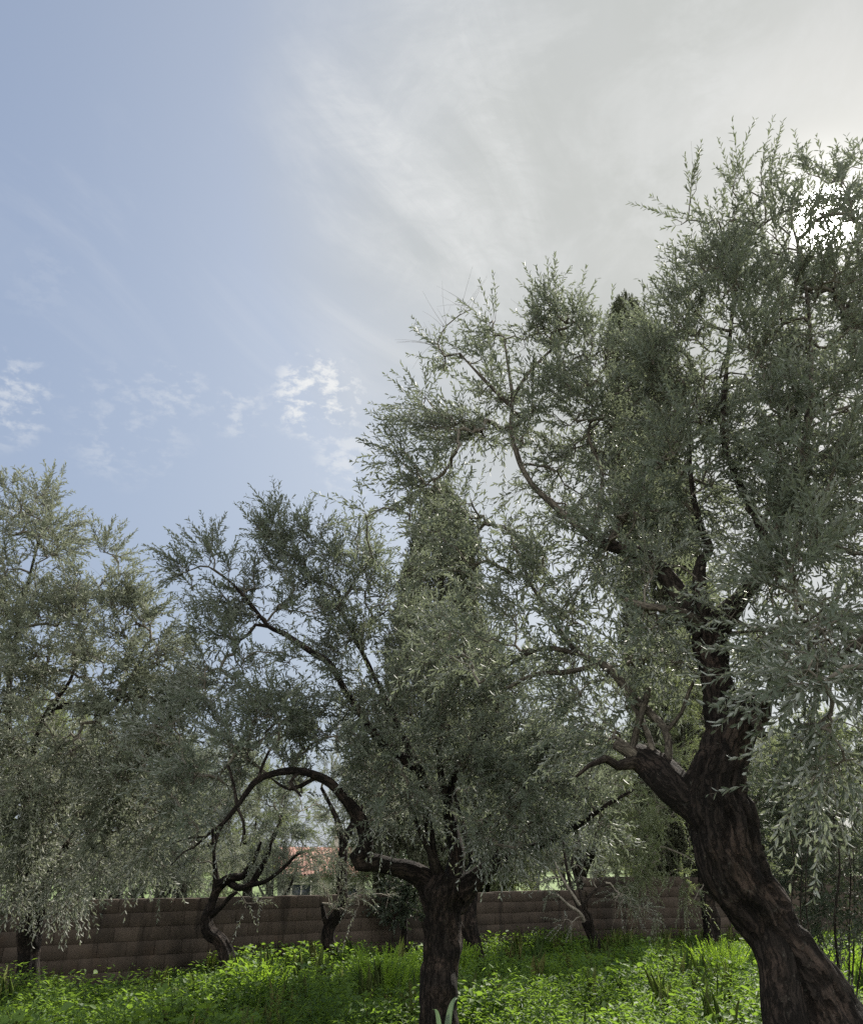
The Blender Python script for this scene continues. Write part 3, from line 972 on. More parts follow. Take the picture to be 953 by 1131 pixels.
clumpsC = [
    C(65, 548, 9.7, 26, 12, up=1.0, sl=1.15), C(15, 557, 9.8, 34, 30, up=0.7), C(50, 589, 9.7, 38, 44, up=0.6), C(105, 611, 9.5, 24, 13, up=0.7), C(-20, 606, 9.8, 45, 46), C(95, 642, 9.5, 38, 44), C(25, 642, 9.5, 50, 76), C(135, 665, 9.4, 26, 20),
    C(110, 690, 9.3, 46, 66), C(45, 710, 9.3, 52, 80), C(-25, 700, 9.6, 52, 60), C(165, 700, 9.3, 30, 26), C(175, 745, 9.2, 40, 44), C(125, 745, 9.1, 42, 50), C(20, 780, 9.4, 50, 66), C(85, 805, 9.2, 42, 46), C(150, 800, 9.0, 44, 54), C(-30, 800, 9.6, 55, 55),
    C(190, 800, 9.0, 34, 32), C(40, 850, 9.4, 48, 60), C(100, 870, 9.6, 42, 40), C(165, 870, 9.2, 44, 48), C(10, 900, 9.8, 48, 56), C(70, 920, 9.8, 46, 54), C(130, 925, 9.6, 46, 52), C(185, 920, 9.3, 36, 32), C(25, 955, 10.4, 38, 38, droop=0.5, up=0),
    C(95, 958, 10.2, 32, 24, droop=0.5, up=0), C(-25, 965, 10.6, 44, 36, droop=0.5), C(75, 992, 10.8, 18, 5, droop=0.6, sl=0.7), C(8, 1000, 11, 22, 8, droop=0.6, sl=0.7), C(150, 950, 10, 24, 10, droop=0.5, sl=0.8),
]
make_tree('olive_tree', 'olive tree at the left edge, silvery drooping crown over a short dark trunk', 'tree', bC, trunkC, limbsC, clumpsC, 8,
          dict(OL, leaf='olive_pale', limb='bark_mid', limb_r=0.03), leafL=0.080, leafW=0.0185, shoots=4.4, spacing=0.042, shootL=(0.22, 0.52), droop=0.25, trunk_sides=40, trunk_step=0.05)

# ---- D, E, F, H: the smaller trees along the wall ---------------------------------
bD = P(254, 1080, 13.4)
bD[2] = 0
trunkD = [np.array([bD[0], bD[1], -0.1, 0.17])] + LS(0.8, (253, 1072, 13.4, 19), (250, 1052, 13.4, 17), (242, 1038, 13.4, 16), (231, 1030, 13.4, 17), (229, 1016, 13.4, 14), (234, 1000, 13.4, 12), (239, 985, 13.4, 11), (246, 976, 13.4, 10))
limbsD = [
    L((240, 984, 13.4, 9), (238, 960, 13.4, 6), (236, 935, 13.4, 4), (234, 905, 13.4, 3)),
    L((243, 978, 13.4, 9), (255, 970, 13.3, 9), (268, 968, 13.3, 8), (276, 956, 13.3, 7), (283, 945, 13.3, 5), (288, 930, 13.3, 4)),
    L((254, 975, 13.35, 8), (265, 981, 13.2, 8), (278, 976, 13.2, 8), (286, 962, 13.2, 7), (296, 945, 13.2, 6), (300, 930, 13.2, 4), (310, 905, 13.2, 3)),
    L((276, 977, 13.2, 6), (292, 974, 13.1, 5), (304, 966, 13.1, 4.5), (318, 954, 13.1, 4), (328, 944, 13.1, 3.5), (345, 938, 13.1, 2)),
    L((232, 1012, 13.4, 7), (246, 1000, 13.3, 5), (254, 990, 13.3, 5), (262, 985, 13.3, 4)),
]
clumpsD = [C(235, 900, 13.4, 34, 36), C(285, 910, 13.3, 30, 22), C(200, 920, 13.3, 30, 24), C(320, 905, 13.2, 26, 16), C(255, 850, 13.5, 40, 36), C(315, 850, 13.4, 34, 24), C(200, 860, 13.4, 34, 28),
           C(210, 965, 13.2, 20, 8, droop=0.7), C(280, 1005, 13.2, 16, 8, leaf=0.6, bare=0.6, droop=0.6), C(350, 940, 13.1, 16, 5)]
make_tree('olive_tree', 'small olive tree with a crooked S-shaped trunk by the wall under the arching limb', 'tree', bD, trunkD, limbsD, clumpsD, 12,
          dict(OL, leaf='olive', limb='bark_mid', limb_r=0.03), leafL=0.062, leafW=0.0135, shoots=5, trunk_sides=30, trunk_step=0.05)

bE = P(373, 1082, 14.4)
bE[2] = 0
trunkE = [np.array([bE[0], bE[1], -0.1, 0.17])] + LS(0.8, (373, 1074, 14.4, 18), (369, 1055, 14.4, 16), (362, 1038, 14.4, 15), (365, 1022, 14.4, 15), (374, 1010, 14.3, 14), (378, 995, 14.3, 14), (378, 975, 14.3, 13), (379, 950, 14.3, 12), (380, 925, 14.3, 10))
limbsE = [L((380, 930, 14.3, 8), (370, 900, 14.3, 6), (355, 870, 14.3, 4)), L((380, 930, 14.3, 8), (395, 900, 14.3, 6), (415, 870, 14.3, 4)), L((364, 1030, 14.4, 8), (358, 1012, 14.3, 6), (356, 998, 14.3, 4))]
clumpsE = [C(360, 880, 14.3, 40, 40), C(410, 880, 14.3, 40, 36), C(385, 840, 14.4, 44, 40), C(362, 985, 14.0, 16, 14, leaf=0.8, sl=0.7), C(385, 985, 14.0, 18, 14, leaf=0.8, sl=0.7), C(372, 945, 14.1, 18, 14, sl=0.7), C(372, 1005, 14.0, 14, 10, leaf=0.6, sl=0.6, bare=0.4),
           C(425, 990, 13.8, 18, 8, bare=0.8, leaf=0.5), C(400, 1000, 13.9, 14, 8, bare=0.7, leaf=0.5, droop=0.7)]
make_tree('olive_tree', 'olive tree with a thin trunk wrapped in grey suckers, just left of the middle trunk', 'tree', bE, trunkE, limbsE, clumpsE, 14,
          dict(OL, leaf='olive_pale', limb='bark_mid', limb_r=0.03, twig='twig_dry'), leafL=0.06, leafW=0.013, shoots=5, trunk_sides=30, trunk_step=0.05)

bF = P(531, 1080, 14.8)
bF[2] = 0
trunkF = [np.array([bF[0], bF[1], -0.1, 0.17])] + LS(0.8, (530, 1070, 14.8, 18), (524, 1045, 14.8, 16), (520, 1015, 14.8, 15), (522, 985, 14.8, 14), (526, 950, 14.8, 12))
limbsF = [L((526, 955, 14.8, 9), (545, 915, 14.8, 7), (570, 870, 14.8, 5)), L((525, 960, 14.8, 9), (512, 915, 14.8, 7), (500, 870, 14.8, 5)), L((519, 1040, 14.8, 7), (508, 1020, 14.9, 6), (503, 1000, 14.9, 5))]
clumpsF = [C(510, 860, 14.8, 48, 50), C(570, 865, 14.8, 46, 46), C(540, 900, 14.6, 40, 36), C(610, 890, 14.6, 34, 26), C(470, 890, 14.7, 34, 24), C(540, 820, 14.9, 46, 40)]
make_tree('olive_tree', 'olive tree whose slanting trunk shows just behind the right side of the middle trunk', 'tree', bF, trunkF, limbsF, clumpsF, 15,
          dict(OL, leaf='olive', limb='bark_mid', limb_r=0.03), leafL=0.062, leafW=0.0135, shoots=5, trunk_sides=30, trunk_step=0.06)

bH = P(786, 1052, 17.3)
bH[2] = 0
trunkH = [np.array([bH[0], bH[1], -0.1, 0.17])] + L((786, 1044, 17.3, 17), (784, 1020, 17.3, 15), (780, 985, 17.2, 14), (776, 950, 17.1, 12))
limbsH = [L((776, 955, 17.1, 9), (755, 900, 17, 7), (735, 850, 16.9, 5), (730, 790, 16.8, 3)), L((777, 955, 17.1, 9), (790, 890, 17, 7), (800, 830, 17, 5), (790, 760, 17, 3)), L((776, 955, 17.1, 8), (830, 890, 17, 6), (860, 840, 17, 4))]
clumpsH = [C(740, 690, 16.8, 44, 44), C(760, 740, 16.8, 46, 52), C(700, 760, 16.8, 44, 46), C(730, 810, 16.7, 48, 54), C(680, 840, 16.8, 42, 42), C(740, 880, 16.6, 46, 50), C(800, 780, 17, 46, 40), C(840, 800, 17, 40, 36), C(860, 860, 17, 40, 36), C(700, 910, 16.6, 42, 44), C(660, 900, 16.8, 34, 30),
           C(740, 940, 16.5, 38, 34), C(690, 960, 16.5, 32, 26, droop=0.7), C(770, 640, 17, 34, 24), C(850, 930, 16.9, 32, 20), C(730, 985, 16.6, 28, 18, droop=0.8), C(860, 730, 17, 40, 26)]
make_tree('olive_tree', 'greener olive tree by the wall behind the leaning trunk, its lower trunk half hidden', 'tree', bH, trunkH, limbsH, clumpsH, 16,
          dict(OL, leaf='olive_green', limb='bark_mid', limb_r=0.03), leafL=0.066, leafW=0.0145, shoots=5, trunk_sides=30, trunk_step=0.06)

# ---- G: twiggy shrub on the wall side ----------------------------------------------
bG = P(657, 1054, 16.3)
bG[2] = 0
trunkG = [np.array([bG[0], bG[1], -0.05, 0.09])] + L((657, 1044, 16.3, 10), (652, 1030, 16.3, 9), (645, 1018, 16.3, 7))
limbsG = [L((646, 1020, 16.3, 5), (640, 1008, 16.2, 4), (628, 1000, 16.2, 3.5), (615, 988, 16.1, 3)), L((650, 1026, 16.3, 6), (634, 990, 16.3, 5), (626, 960, 16.3, 4), (622, 930, 16.3, 3)), L((652, 1030, 16.3, 6), (640, 985, 16.4, 4), (632, 955, 16.4, 3), (634, 930, 16.4, 2.5)),
          L((655, 1036, 16.3, 6), (652, 1012, 16.1, 4), (645, 1000, 16.0, 3.5), (655, 985, 16.0, 3), (668, 975, 16, 2)), L((640, 1000, 16.2, 3), (618, 965, 16.2, 2.5), (606, 935, 16.2, 2))]
clumpsG = [C(690, 990, 16.0, 26, 20, leaf=0.6, bare=0.45, droop=0.5), C(655, 975, 16.1, 26, 16, leaf=0.5, bare=0.5), C(612, 965, 16.1, 20, 10, leaf=0.6, bare=0.2), C(640, 940, 16.3, 30, 16, leaf=0.6, bare=0.3), C(595, 985, 16.0, 16, 8, leaf=0.8), C(700, 1005, 15.9, 20, 14, leaf=0.6, bare=0.5, droop=0.7), C(630, 1005, 16, 18, 8, bare=0.6)]
make_tree('shrub', 'half-bare shrub of thin pale crooked stems in front of the wall', 'shrub', bG, trunkG, limbsG, clumpsG, 17,
          dict(OL, leaf='olive_pale', limb='twig_dry', limb_r=0.08, twig='twig_dry', rmax=0.02), leafL=0.055, leafW=0.012, shoots=4, trunk_sides=18, trunk_step=0.05, twig_r=0.005)

# ---- I: young leafy shoots right of the trunk -----------------------------------------
bI = P(935, 1240, 6.6)
bI[2] = 0
trunkI = [np.array([bI[0], bI[1], -0.05, 0.035])] + L((932, 1160, 6.6, 8), (930, 1110, 6.6, 6))
limbsI = []
for k in range(9):
    xx = 876 + k * 10 + random.uniform(-5, 5)
    dd = 6.4 + random.uniform(-0.4, 0.9)
    limbsI.append(LS(0.55, (930 + (xx - 920) * 0.15, 1150, 6.6, 5), (930 + (xx - 925) * 0.55, 1090, (6.6 + dd) / 2, 4), (xx, 1020, dd, 3.2), (xx + random.uniform(-8, 8), 950, dd, 2.6), (xx + random.uniform(-14, 14), 890 - random.uniform(0, 40), dd, 1.6)))
clumpsI = [C(890, 900, 6.7, 36, 34), C(930, 900, 6.6, 36, 36), C(905, 955, 6.6, 36, 40), C(948, 960, 6.6, 34, 38), C(915, 1000, 6.6, 32, 34), C(948, 1015, 6.5, 30, 28), C(880, 955, 6.8, 26, 20), C(925, 860, 6.7, 40, 30), C(930, 1050, 6.5, 26, 16, leaf=0.6), C(880, 870, 6.8, 32, 22)]
make_tree('sapling_clump', 'clump of thin upright dark-leaved shoots beside the leaning trunk at the right edge', 'shrub', bI, trunkI, limbsI, clumpsI, 18,
          dict(OL, leaf='dark_leaf', limb='bark_mid', limb_r=0.08, rmax=0.012), leafL=0.048, leafW=0.012, shoots=5, trunk_sides=12, trunk_step=0.05, twig_r=0.0026, up=0.4)

# ---- dark evergreen bush hanging at the wall behind the middle trunk -----------------
bJ = P(446, 1075, 15.6)
bJ[2] = 0
trunkJ = [np.array([bJ[0], bJ[1], -0.05, 0.05])] + L((446, 1050, 15.6, 6), (447, 1010, 15.6, 5), (446, 985, 15.6, 4))
limbsJ = [L((447, 1015, 15.6, 4), (434, 990, 15.6, 3), (428, 975, 15.6, 2)), L((447, 1015, 15.6, 4), (458, 990, 15.6, 3), (466, 975, 15.6, 2))]
clumpsJ = [C(440, 978, 15.5, 22, 40), C(455, 990, 15.5, 20, 34), C(438, 1005, 15.5, 18, 26), C(455, 968, 15.6, 16, 18)]
make_tree('ivy_bush', 'dark evergreen bush at the wall, directly left of the middle trunk', 'bush', bJ, trunkJ, limbsJ, clumpsJ, 19,
          dict(OL, leaf='dark_leaf', limb='bark_dark', rmax=0.015), leafL=0.06, leafW=0.035, shoots=5, shootL=(0.12, 0.3), trunk_sides=12, trunk_step=0.05)

# ================================================================== CYPRESSES


def cypress(label, x, y, H, R, seed, top_pow=0.75, n=9000):
    rng = np.random.default_rng(seed)
    z0 = terrain(x, y)
    root = thing('cypress_tree', label, 'tree', (x, y, z0))
    trunk = [np.array([0, 0, -0.2, 0.24]), np.array([0.03, 0, H * 0.3, 0.18]), np.array([0, 0.02, H * 0.7, 0.10]), np.array([0, 0, H * 0.98, 0.02])]
    V, q, tr, bk, d = bark_tube(np.array(trunk), 14, 0.4, flute=0.1, nfl=4, rough=0.05, seed=seed * 0.7)
    build_mesh('trunk', V, q, tr, M['bark_mid'], root, {'bark': bk}, smooth=True)

    def prof(h):  # radius at relative height
        return R * np.clip(np.minimum(1, (h / 0.10)) ** 0.5 * np.clip(1 - h, 0, 1) ** top_pow * 1.12, 0.0, 1)
    # plumes: steep little branches that end at an uneven surface
    nb = n
    h = rng.beta(1.05, 1.25, nb)
    ph = rng.uniform(0, 6.28, nb)
    lump = np.array([mnoise.noise(Vector((math.cos(a) * 1.4, math.sin(a) * 1.4, hh * H * 0.55 + seed))) for a, hh in zip(ph, h)])
    lump2 = np.array([mnoise.noise(Vector((math.cos(a) * 3.4, math.sin(a) * 3.4, hh * H * 1.6 + seed * 3))) for a, hh in zip(ph, h)])
    rr = prof(h) * (1 + 0.34 * lump + 0.26 * lump2) * rng.uniform(0.5, 1.0, nb) ** 0.5
    p = np.stack([rr * np.cos(ph), rr * np.sin(ph), h * H + 0.25], -1)
    out = np.stack([np.cos(ph), np.sin(ph), np.zeros(nb)], -1)
    d_ = norm(out * rng.uniform(0.15, 0.7, nb)[:, None] + np.array([0, 0, 1.0]) + 0.28 * unit_rand(rng, nb))
    LL = rng.uniform(0.22, 0.66, nb) * (0.66 + 0.34 * (1 - h))
    SV, SQ, lf = shoots_and_leaves(rng, p - d_ * (LL * 0.4)[:, None], d_, LL, rng.uniform(-0.1, 0.1, nb), 0.050, 0.12, 0.036, bare=np.zeros(nb), stem_r=0.005, updir=0.0)
    cr = build_mesh('crown', lf[0], lf[1], None, M['cypress'], root, {'tint': lf[2]})
    build_mesh('twigs', SV, SQ, None, M['twig'], cr)
    print('cypress leaves', len(lf[0]) // 6)
    return root


pc = P(487, 545, 26.0)
cypress('broad cypress rising behind the middle olive tree', pc[0], 26.0, pc[2], 2.6, 31, 0.55, 17000)
pc = P(690, 338, 21.5)
cypress('tall slender cypress beside the crown of the leaning olive', pc[0], 21.5, pc[2], 1.3, 33, 0.33, 14000)

# ================================================================== TREES BEYOND THE WALL


def bg_tree(seed, leaf, H, R, label, loc):
    rng = np.random.default_rng(seed)
    base = np.array([loc[0], loc[1], terrain(loc[0], loc[1])])
    tr = [np.array([*(base + [0, 0, -0.2]), 0.24]), np.array([*(base + [0.08, 0, 0.7]), 0.18]), np.array([*(base + [0.0, 0.05, 1.5]), 0.15])]
    limbs = []
    for k in range(5):
        a = k * 1.2566 + rng.uniform(-0.3, 0.3)
        o = np.array([math.cos(a), math.sin(a), 0])
        limbs.append([np.array([*(base + [0, 0, 1.35]), 0.11]), np.array([*(base + o * R * 0.28 + [0, 0, 1.5 + 0.25 * H * 0.6]), 0.08]), np.array([*(base + o * R * 0.5 + [0, 0, H * 0.6]), 0.05]), np.array([*(base + o * R * 0.62 + [0, 0, H * 0.82]), 0.025])])
    cl = []
    for k in range(24):
        a = rng.uniform(0, 6.28)
        q = rng.uniform(0.15, 0.9)
        hz = rng.uniform(0.26, 0.92)
        rad = R * q * math.sqrt(max(0.1, 1 - ((hz - 0.5) / 0.55) ** 2))
        cl.append(dict(c=base + np.array([math.cos(a) * rad, math.sin(a) * rad, hz * H]), r=R * rng.uniform(0.22, 0.36), n=24))
    return make_tree('olive_tree', label, 'tree', base, tr, limbs, cl, seed, dict(OL, leaf=leaf, limb='bark_mid', limb_r=0.05),
                     leafL=0.085, leafW=0.022, shoots=4, shootL=(0.3, 0.6), spacing=0.04, trunk_sides=18, trunk_step=0.12, group='olive trees beyond the wall', seg=0.3, stem_r=0.003)


def dup(root, loc, rz, sc, label):
    r = root.copy()
    COL.objects.link(r)
    r.location = (loc[0], loc[1], terrain(*loc))
    r.rotation_euler = (0, 0, rz)
    r.scale = (sc, sc, sc)
    r['label'] = label
    for ch in root.children:
        c = ch.copy()
        COL.objects.link(c)
        c.parent = r
        for g in ch.children:
            d = g.copy()
            COL.objects.link(d)
            d.parent = c
    return r


def gx(px, d):
    return P(px, 955, d)[0]


BGL = 'olive tree beyond the block wall, seen as pale lit foliage through the nearer crowns'
t1 = bg_tree(41, 'olive_pale', 5.0, 2.3, BGL, (gx(640, 23), 23.0))
t2 = bg_tree(43, 'olive_green', 5.6, 2.5, BGL, (gx(735, 24.5), 24.5))
for src, px, d, rz, sc in (
        (t1, 130, 20, 1.0, 0.95), (t2, 30, 21, 2.0, 1.0), (t1, 205, 24, 4.0, 1.0), (t2, 275, 30, 0.7, 1.0), (t1, 420, 29, 2.4, 1.1), (t2, 540, 25, 3.3, 1.05), (t1, 840, 24.5, 5.0, 1.05), (t2, 930, 26, 1.6, 1.1),
        (t1, 90, 33, 3.0, 1.1), (t2, 180, 40, 5.2, 1.1), (t1, 495, 38, 0.4, 1.2), (t2, 590, 42, 1.9, 1.2), (t1, 700, 36, 4.4, 1.2), (t2, 800, 34, 2.7, 1.2), (t1, 890, 38, 0.9, 1.2), (t2, 1000, 30, 3.9, 1.1), (t1, -60, 26, 2.2, 1.1),
        (t1, 306, 20.5, 0.5, 0.42), (t2, 385, 24, 2.0, 0.36), (t1, 172, 19, 2.2, 0.4), (t1, 120, 17.5, 3.2, 0.42),
        (t1, 300, 60, 1.4, 1.1), (t2, 400, 58, 2.9, 1.2), (t1, 450, 70, 3.9, 1.3), (t2, 520, 80, 5.1, 1.3), (t1, 620, 95, 0.2, 1.2), (t2, 680, 100, 4.0, 1.2), (t1, 560, 105, 4.0, 1.2)):
    dup(src, (gx(px, d), float(d)), rz, sc, BGL)

# distant wooded rise: one soft band of far-off trees


def far_wood():
    rng = np.random.default_rng(77)
    n = 26000
    x = rng.uniform(-160, 190, n)
    y = 150 + rng.uniform(0, 45, n) + 8 * np.sin(x * 0.05)
    hmax = np.array([2.6 + 2.4 * (mnoise.noise(Vector((a * 0.09, b * 0.09, 3.1))) + 0.35) for a, b in zip(x, y)]).clip(0.6, 6)
    z = hmax * rng.uniform(0.05, 1, n) ** 0.6
    nrm = unit_rand(rng, n) + np.array([0, -0.2, 0.6])
    V, Q, T = leaf_mesh(np.stack([x, y, z], -1), unit_rand(rng, n), nrm, rng.uniform(0.8, 1.6, n), rng.uniform(0.4, 0.8, n), rng.uniform(0, 1, n))
    o = build_mesh('distant_trees', V, Q, None, M['olive_pale'], None, {'tint': T})
    tag(o, 'far-off low belt of pale trees on the horizon behind the meadow', 'trees', kind='stuff')


far_wood()

# ================================================================== WEEDS
WALL_N = np.array([-(W_B - W_A)[1], (W_B - W_A)[0]]) / np.linalg.norm(W_B - W_A)
WALL_N2 = np.array([-(W_C - W_B)[1], (W_C - W_B)[0]]) / np.linalg.norm(W_C - W_B)


def in_front_of_wall(x, y, gap):
    a = (x - W_A[0]) * WALL_N[0] + (y - W_A[1]) * WALL_N[1]
    b = (x - W_B[0]) * WALL_N2[0] + (y - W_B[1]) * WALL_N2[1]
    return np.where(x < W_B[0], a < -gap, b < -gap)


TRUNKS = [(bA, 0.5), (bB, 0.3), (bB + np.array([0.0, -0.65, 0.0]), 0.75), (bC, 0.25), (bD, 0.2), (bE, 0.2), (bF, 0.2), (bH, 0.2)]


def weed_patch():
    rng = np.random.default_rng(91)
    n = 46000
    x = rng.uniform(-11, 15, n)
    y = rng.uniform(2.0, 21, n)
    keep = in_front_of_wall(x, y, 0.06)
    # only what the picture could show, plus a margin to each side; thinner close by
    half = 0.56 * y + 1.6
    keep &= (np.abs(x) < half + 1.0)
    keep &= rng.uniform(size=n) < np.clip((y - 1.0) / 7.0, 0.15, 1.0)
    for b, r in TRUNKS:
        keep &= (x - b[0]) ** 2 + (y - b[1]) ** 2 > r * r * 0.8
    # dry bare strip in front of the wall at the far left
    bare = np.exp(-(((x + 4.7) / 1.5) ** 2 + ((y - 12.6) / 0.9) ** 2))
    keep &= rng.uniform(size=n) > bare * 1.1
    x, y = x[keep], y[keep]
    n = len(x)
    nz = np.array([mnoise.noise(Vector((a * 0.75, b * 0.75, 1.7))) for a, b in zip(x, y)])
    nz2 = np.array([mnoise.noise(Vector((a * 2.1, b * 2.1, 8.7))) for a, b in zip(x, y)])
    nz3 = np.array([mnoise.noise(Vector((a * 1.1, b * 1.1, 23.7))) for a, b in zip(x, y)])
    h = (0.29 + 0.22 * nz + 0.28 * nz2) * rng.uniform(0.6, 1.4, n)
    h *= 1 - 0.75 * np.clip((-2.6 - x) / 1.6, 0, 1) * np.clip((y - 10.6) / 1.2, 0, 1)   # short by the dry strip at the left
    h *= np.where(y > 11.5, 0.82, 1.0)
    h = np.clip(h, 0.05, 0.75)
    gz = np.array([terrain(a, b) for a, b in zip(x, y)])
    kind = (nz3 > 0.12).astype(int)     # broader leaves in some patches, feathery elsewhere
    nl = np.where(kind == 1, rng.integers(15, 22, n), rng.integers(20, 30, n))
    idx = np.repeat(np.arange(n), nl)
    m = len(idx)
    hh = h[idx]
    rel = rng.uniform(0.15, 1, m) ** 0.6
    ph = rng.uniform(0, 6.28, m)
    spread = (0.06 + 0.30 * hh) * (0.35 + 0.9 * np.sin(rel * 2.4))
    rad = spread * rng.uniform(0.2, 1, m)
    px = x[idx] + rad * np.cos(ph)
    py = y[idx] + rad * np.sin(ph)
    pz = gz[idx] + hh * rel
    out = np.stack([np.cos(ph), np.sin(ph), rng.normal(0.25, 0.35, m)], -1)
    nr = np.stack([np.cos(ph) * 0.3, np.sin(ph) * 0.3, np.ones(m)], -1) + 0.55 * unit_rand(rng, m)
    k1 = kind[idx] == 1
    LL = np.where(k1, rng.uniform(0.04, 0.10, m) * (0.6 + 1.0 * hh), rng.uniform(0.035, 0.085, m))
    WW = LL * np.where(k1, rng.uniform(0.45, 0.7, m), rng.uniform(0.18, 0.34, m))
    ptint = np.clip(0.40 + 0.75 * nz2 + 0.45 * nz3 + rng.normal(0, 0.22, n), 0, 1)
    tint = np.clip(ptint[idx] + rng.normal(0, 0.18, m), 0, 1)
    V, Q, T = leaf_mesh(np.stack([px, py, pz], -1), out, nr, LL, WW, tint, curl=0.15, fold=0.12)
    # stems
    ns = np.repeat(np.arange(n), 2)
    ph = rng.uniform(0, 6.28, len(ns))
    top = np.stack([x[ns] + 0.25 * h[ns] * np.cos(ph), y[ns] + 0.25 * h[ns] * np.sin(ph), gz[ns] + h[ns] * 0.95], -1)
    bot = np.stack([x[ns], y[ns], gz[ns] - 0.02], -1)
    w = np.stack([-np.sin(ph), np.cos(ph), np.zeros(len(ns))], -1) * 0.003
    w2 = np.stack([np.cos(ph), np.sin(ph), np.zeros(len(ns))], -1) * 0.003
    SV = np.stack([bot - w, bot + w, bot + w2 * 1.5, top - w * 0.5, top + w * 0.5, top + w2], 1).reshape(-1, 3)
    i = np.arange(len(ns))[:, None] * 6 + len(V)
    SQ = np.vstack([i + np.array([0, 1, 4, 3]), i + np.array([1, 2, 5, 4]), i + np.array([2, 0, 3, 5])])
    V = np.vstack([V, SV])
    Q = np.vstack([Q, SQ])
    T = np.concatenate([T, np.repeat(np.full(len(ns), 0.4), 6)])
    o = build_mesh('weeds', V, Q, None, M['weed'], None, {'tint': T})
    tag(o, 'knee-high bright green weeds covering the floor of the grove', 'weeds', kind='stuff')
    print('weeds', n, 'leaves', m)


weed_patch()


def grass_tufts():
    rng = np.random.default_rng(97)
    n = 1500
    x = rng.uniform(-10, 13, n)
    y = rng.uniform(5.0, 20, n)
    nz = np.array([mnoise.noise(Vector((a * 0.6, b * 0.6, 41.3))) for a, b in zip(x, y)])
    keep = in_front_of_wall(x, y, 0.12) & (np.abs(x) < 0.56 * y + 2) & (nz > -0.05)
    for b, r in TRUNKS:
        keep &= (x - b[0]) ** 2 + (y - b[1]) ** 2 > r * r * 0.5
    x, y = x[keep], y[keep]
    n = len(x)
    k = 9
    idx = np.repeat(np.arange(n), k)
    m = len(idx)
    gz = np.array([terrain(a, b) for a, b in zip(x, y)])
    ph = rng.uniform(0, 6.28, m)
    L_ = rng.uniform(0.22, 0.55, n)[idx] * rng.uniform(0.6, 1.1, m)
    lean = rng.uniform(0.1, 0.55, m)
    dirv = np.stack([np.cos(ph) * lean, np.sin(ph) * lean, np.ones(m)], -1)
    nr = np.stack([np.cos(ph), np.sin(ph), -lean], -1) * -1.0
    base = np.stack([x[idx] + rng.normal(0, 0.025, m), y[idx] + rng.normal(0, 0.025, m), gz[idx] - 0.01], -1)
    V, Q, T = leaf_mesh(base, dirv, nr, L_, rng.uniform(0.006, 0.011, m), np.clip(rng.uniform(0, 1, n)[idx] + rng.normal(0, 0.15, m), 0, 1), curl=-0.45, fold=0.1)
    gm = leaf_material('grass_blade', (0.045, 0.085, 0.022), (0.16, 0.155, 0.055), (0.07, 0.11, 0.035), (0.16, 0.23, 0.04), 0.42)
    o = build_mesh('grass', V, Q, None, gm, None, {'tint': T})
    tag(o, 'thin grass blades, some straw coloured, standing among the weeds', 'grass', kind='stuff')


grass_tufts()


def spurge(label, x, y, h, r, seed):
    """yellow-green bushy spurge: many leafy stems"""
    rng = np.random.default_rng(seed)
    z = terrain(x, y)
    root = thing('spurge_plant', label, 'plant', (x, y, z), group='yellow-green plants among the weeds')
    n = 46
    ph = rng.uniform(0, 6.28, n)
    rr = r * np.sqrt(rng.uniform(0, 1, n))
    p = np.stack([0.35 * rr * np.cos(ph), 0.35 * rr * np.sin(ph), np.full(n, 0.02)], -1)
    d = np.stack([0.75 * rr * np.cos(ph), 0.75 * rr * np.sin(ph), h * rng.uniform(0.8, 1.1, n)], -1)
    LL = np.linalg.norm(d, axis=1)
    SV, SQ, lf = shoots_and_leaves(rng, p, d, LL, np.zeros(n), 0.022, 0.05, 0.017, bare=np.zeros(n), stem_r=0.003, updir=0.5)
    build_mesh('foliage', lf[0], lf[1], None, M['spurge'], root, {'tint': lf[2]})
    build_mesh('stems', SV, SQ, None, M['spurge'], root, {'tint': np.full(len(SV), 0.2)})


for k, (lab, px, py, d, h, r) in enumerate((
        ('bright yellow-green bushy plant among the weeds left of the middle trunk', 430, 1100, 11.6, 0.62, 0.5),
        ('yellow-green plant among the weeds below the thin sucker-wrapped trunk', 285, 1125, 11.2, 0.5, 0.36),
        ('yellow-green plant beside the slanting trunk behind the middle tree', 508, 1072, 13.8, 0.5, 0.3),
        ('yellow-green plant at the right edge behind the leaning trunk', 940, 1075, 12.4, 0.5, 0.4),
        ('yellow-green plant in the weeds left of the leaning trunk', 800, 1075, 13.2, 0.55, 0.45))):
    q = P(px, py, d)
    spurge(lab, q[0], d, h, r, 200 + k)


def strap_plant():
    q = P(490, 1131, 8.1)
    root = thing('strap_leaf_plant', 'few long grey-green strap leaves arching at the foot of the middle trunk', 'plant', (q[0], 8.1, 0))
    rng = np.random.default_rng(5)
    ztop = P(490, 1104, 8.1)[2]
    for k, (dx, hh, ln, bendx) in enumerate(((-0.06, ztop - 0.08, 0.0, -0.06), (0.02, ztop + 0.0, 0.1, 0.12), (0.06, ztop - 0.02, 0.2, 0.10), (-0.1, ztop - 0.25, 0.1, -0.22), (0.12, ztop - 0.26, 0.05, 0.25), (0.0, ztop - 0.3, -0.2, 0.05))):
        V, Q = [], []
        ns = 14
        for i in range(ns + 1):
            u = i / ns
            x = dx * 0.4 + bendx * u * u * 1.2
            y = ln * u * u
            z = hh * (math.sin(min(u, 0.95) * 1.75) / math.sin(1.6625))
            w = 0.022 * (1 - u ** 3) + 0.002
            V += [(x - w, y, z + 0.006), (x, y + 0.006, z), (x + w, y, z + 0.006)]
        for i in range(ns):
            a = i * 3
            Q += [(a, a + 1, a + 4, a + 3), (a + 1, a + 2, a + 5, a + 4)]
        build_mesh('leaf', V, Q, None, M['strap'], root, {'tint': np.full(len(V), rng.uniform(0.2, 0.9))}, smooth=True)


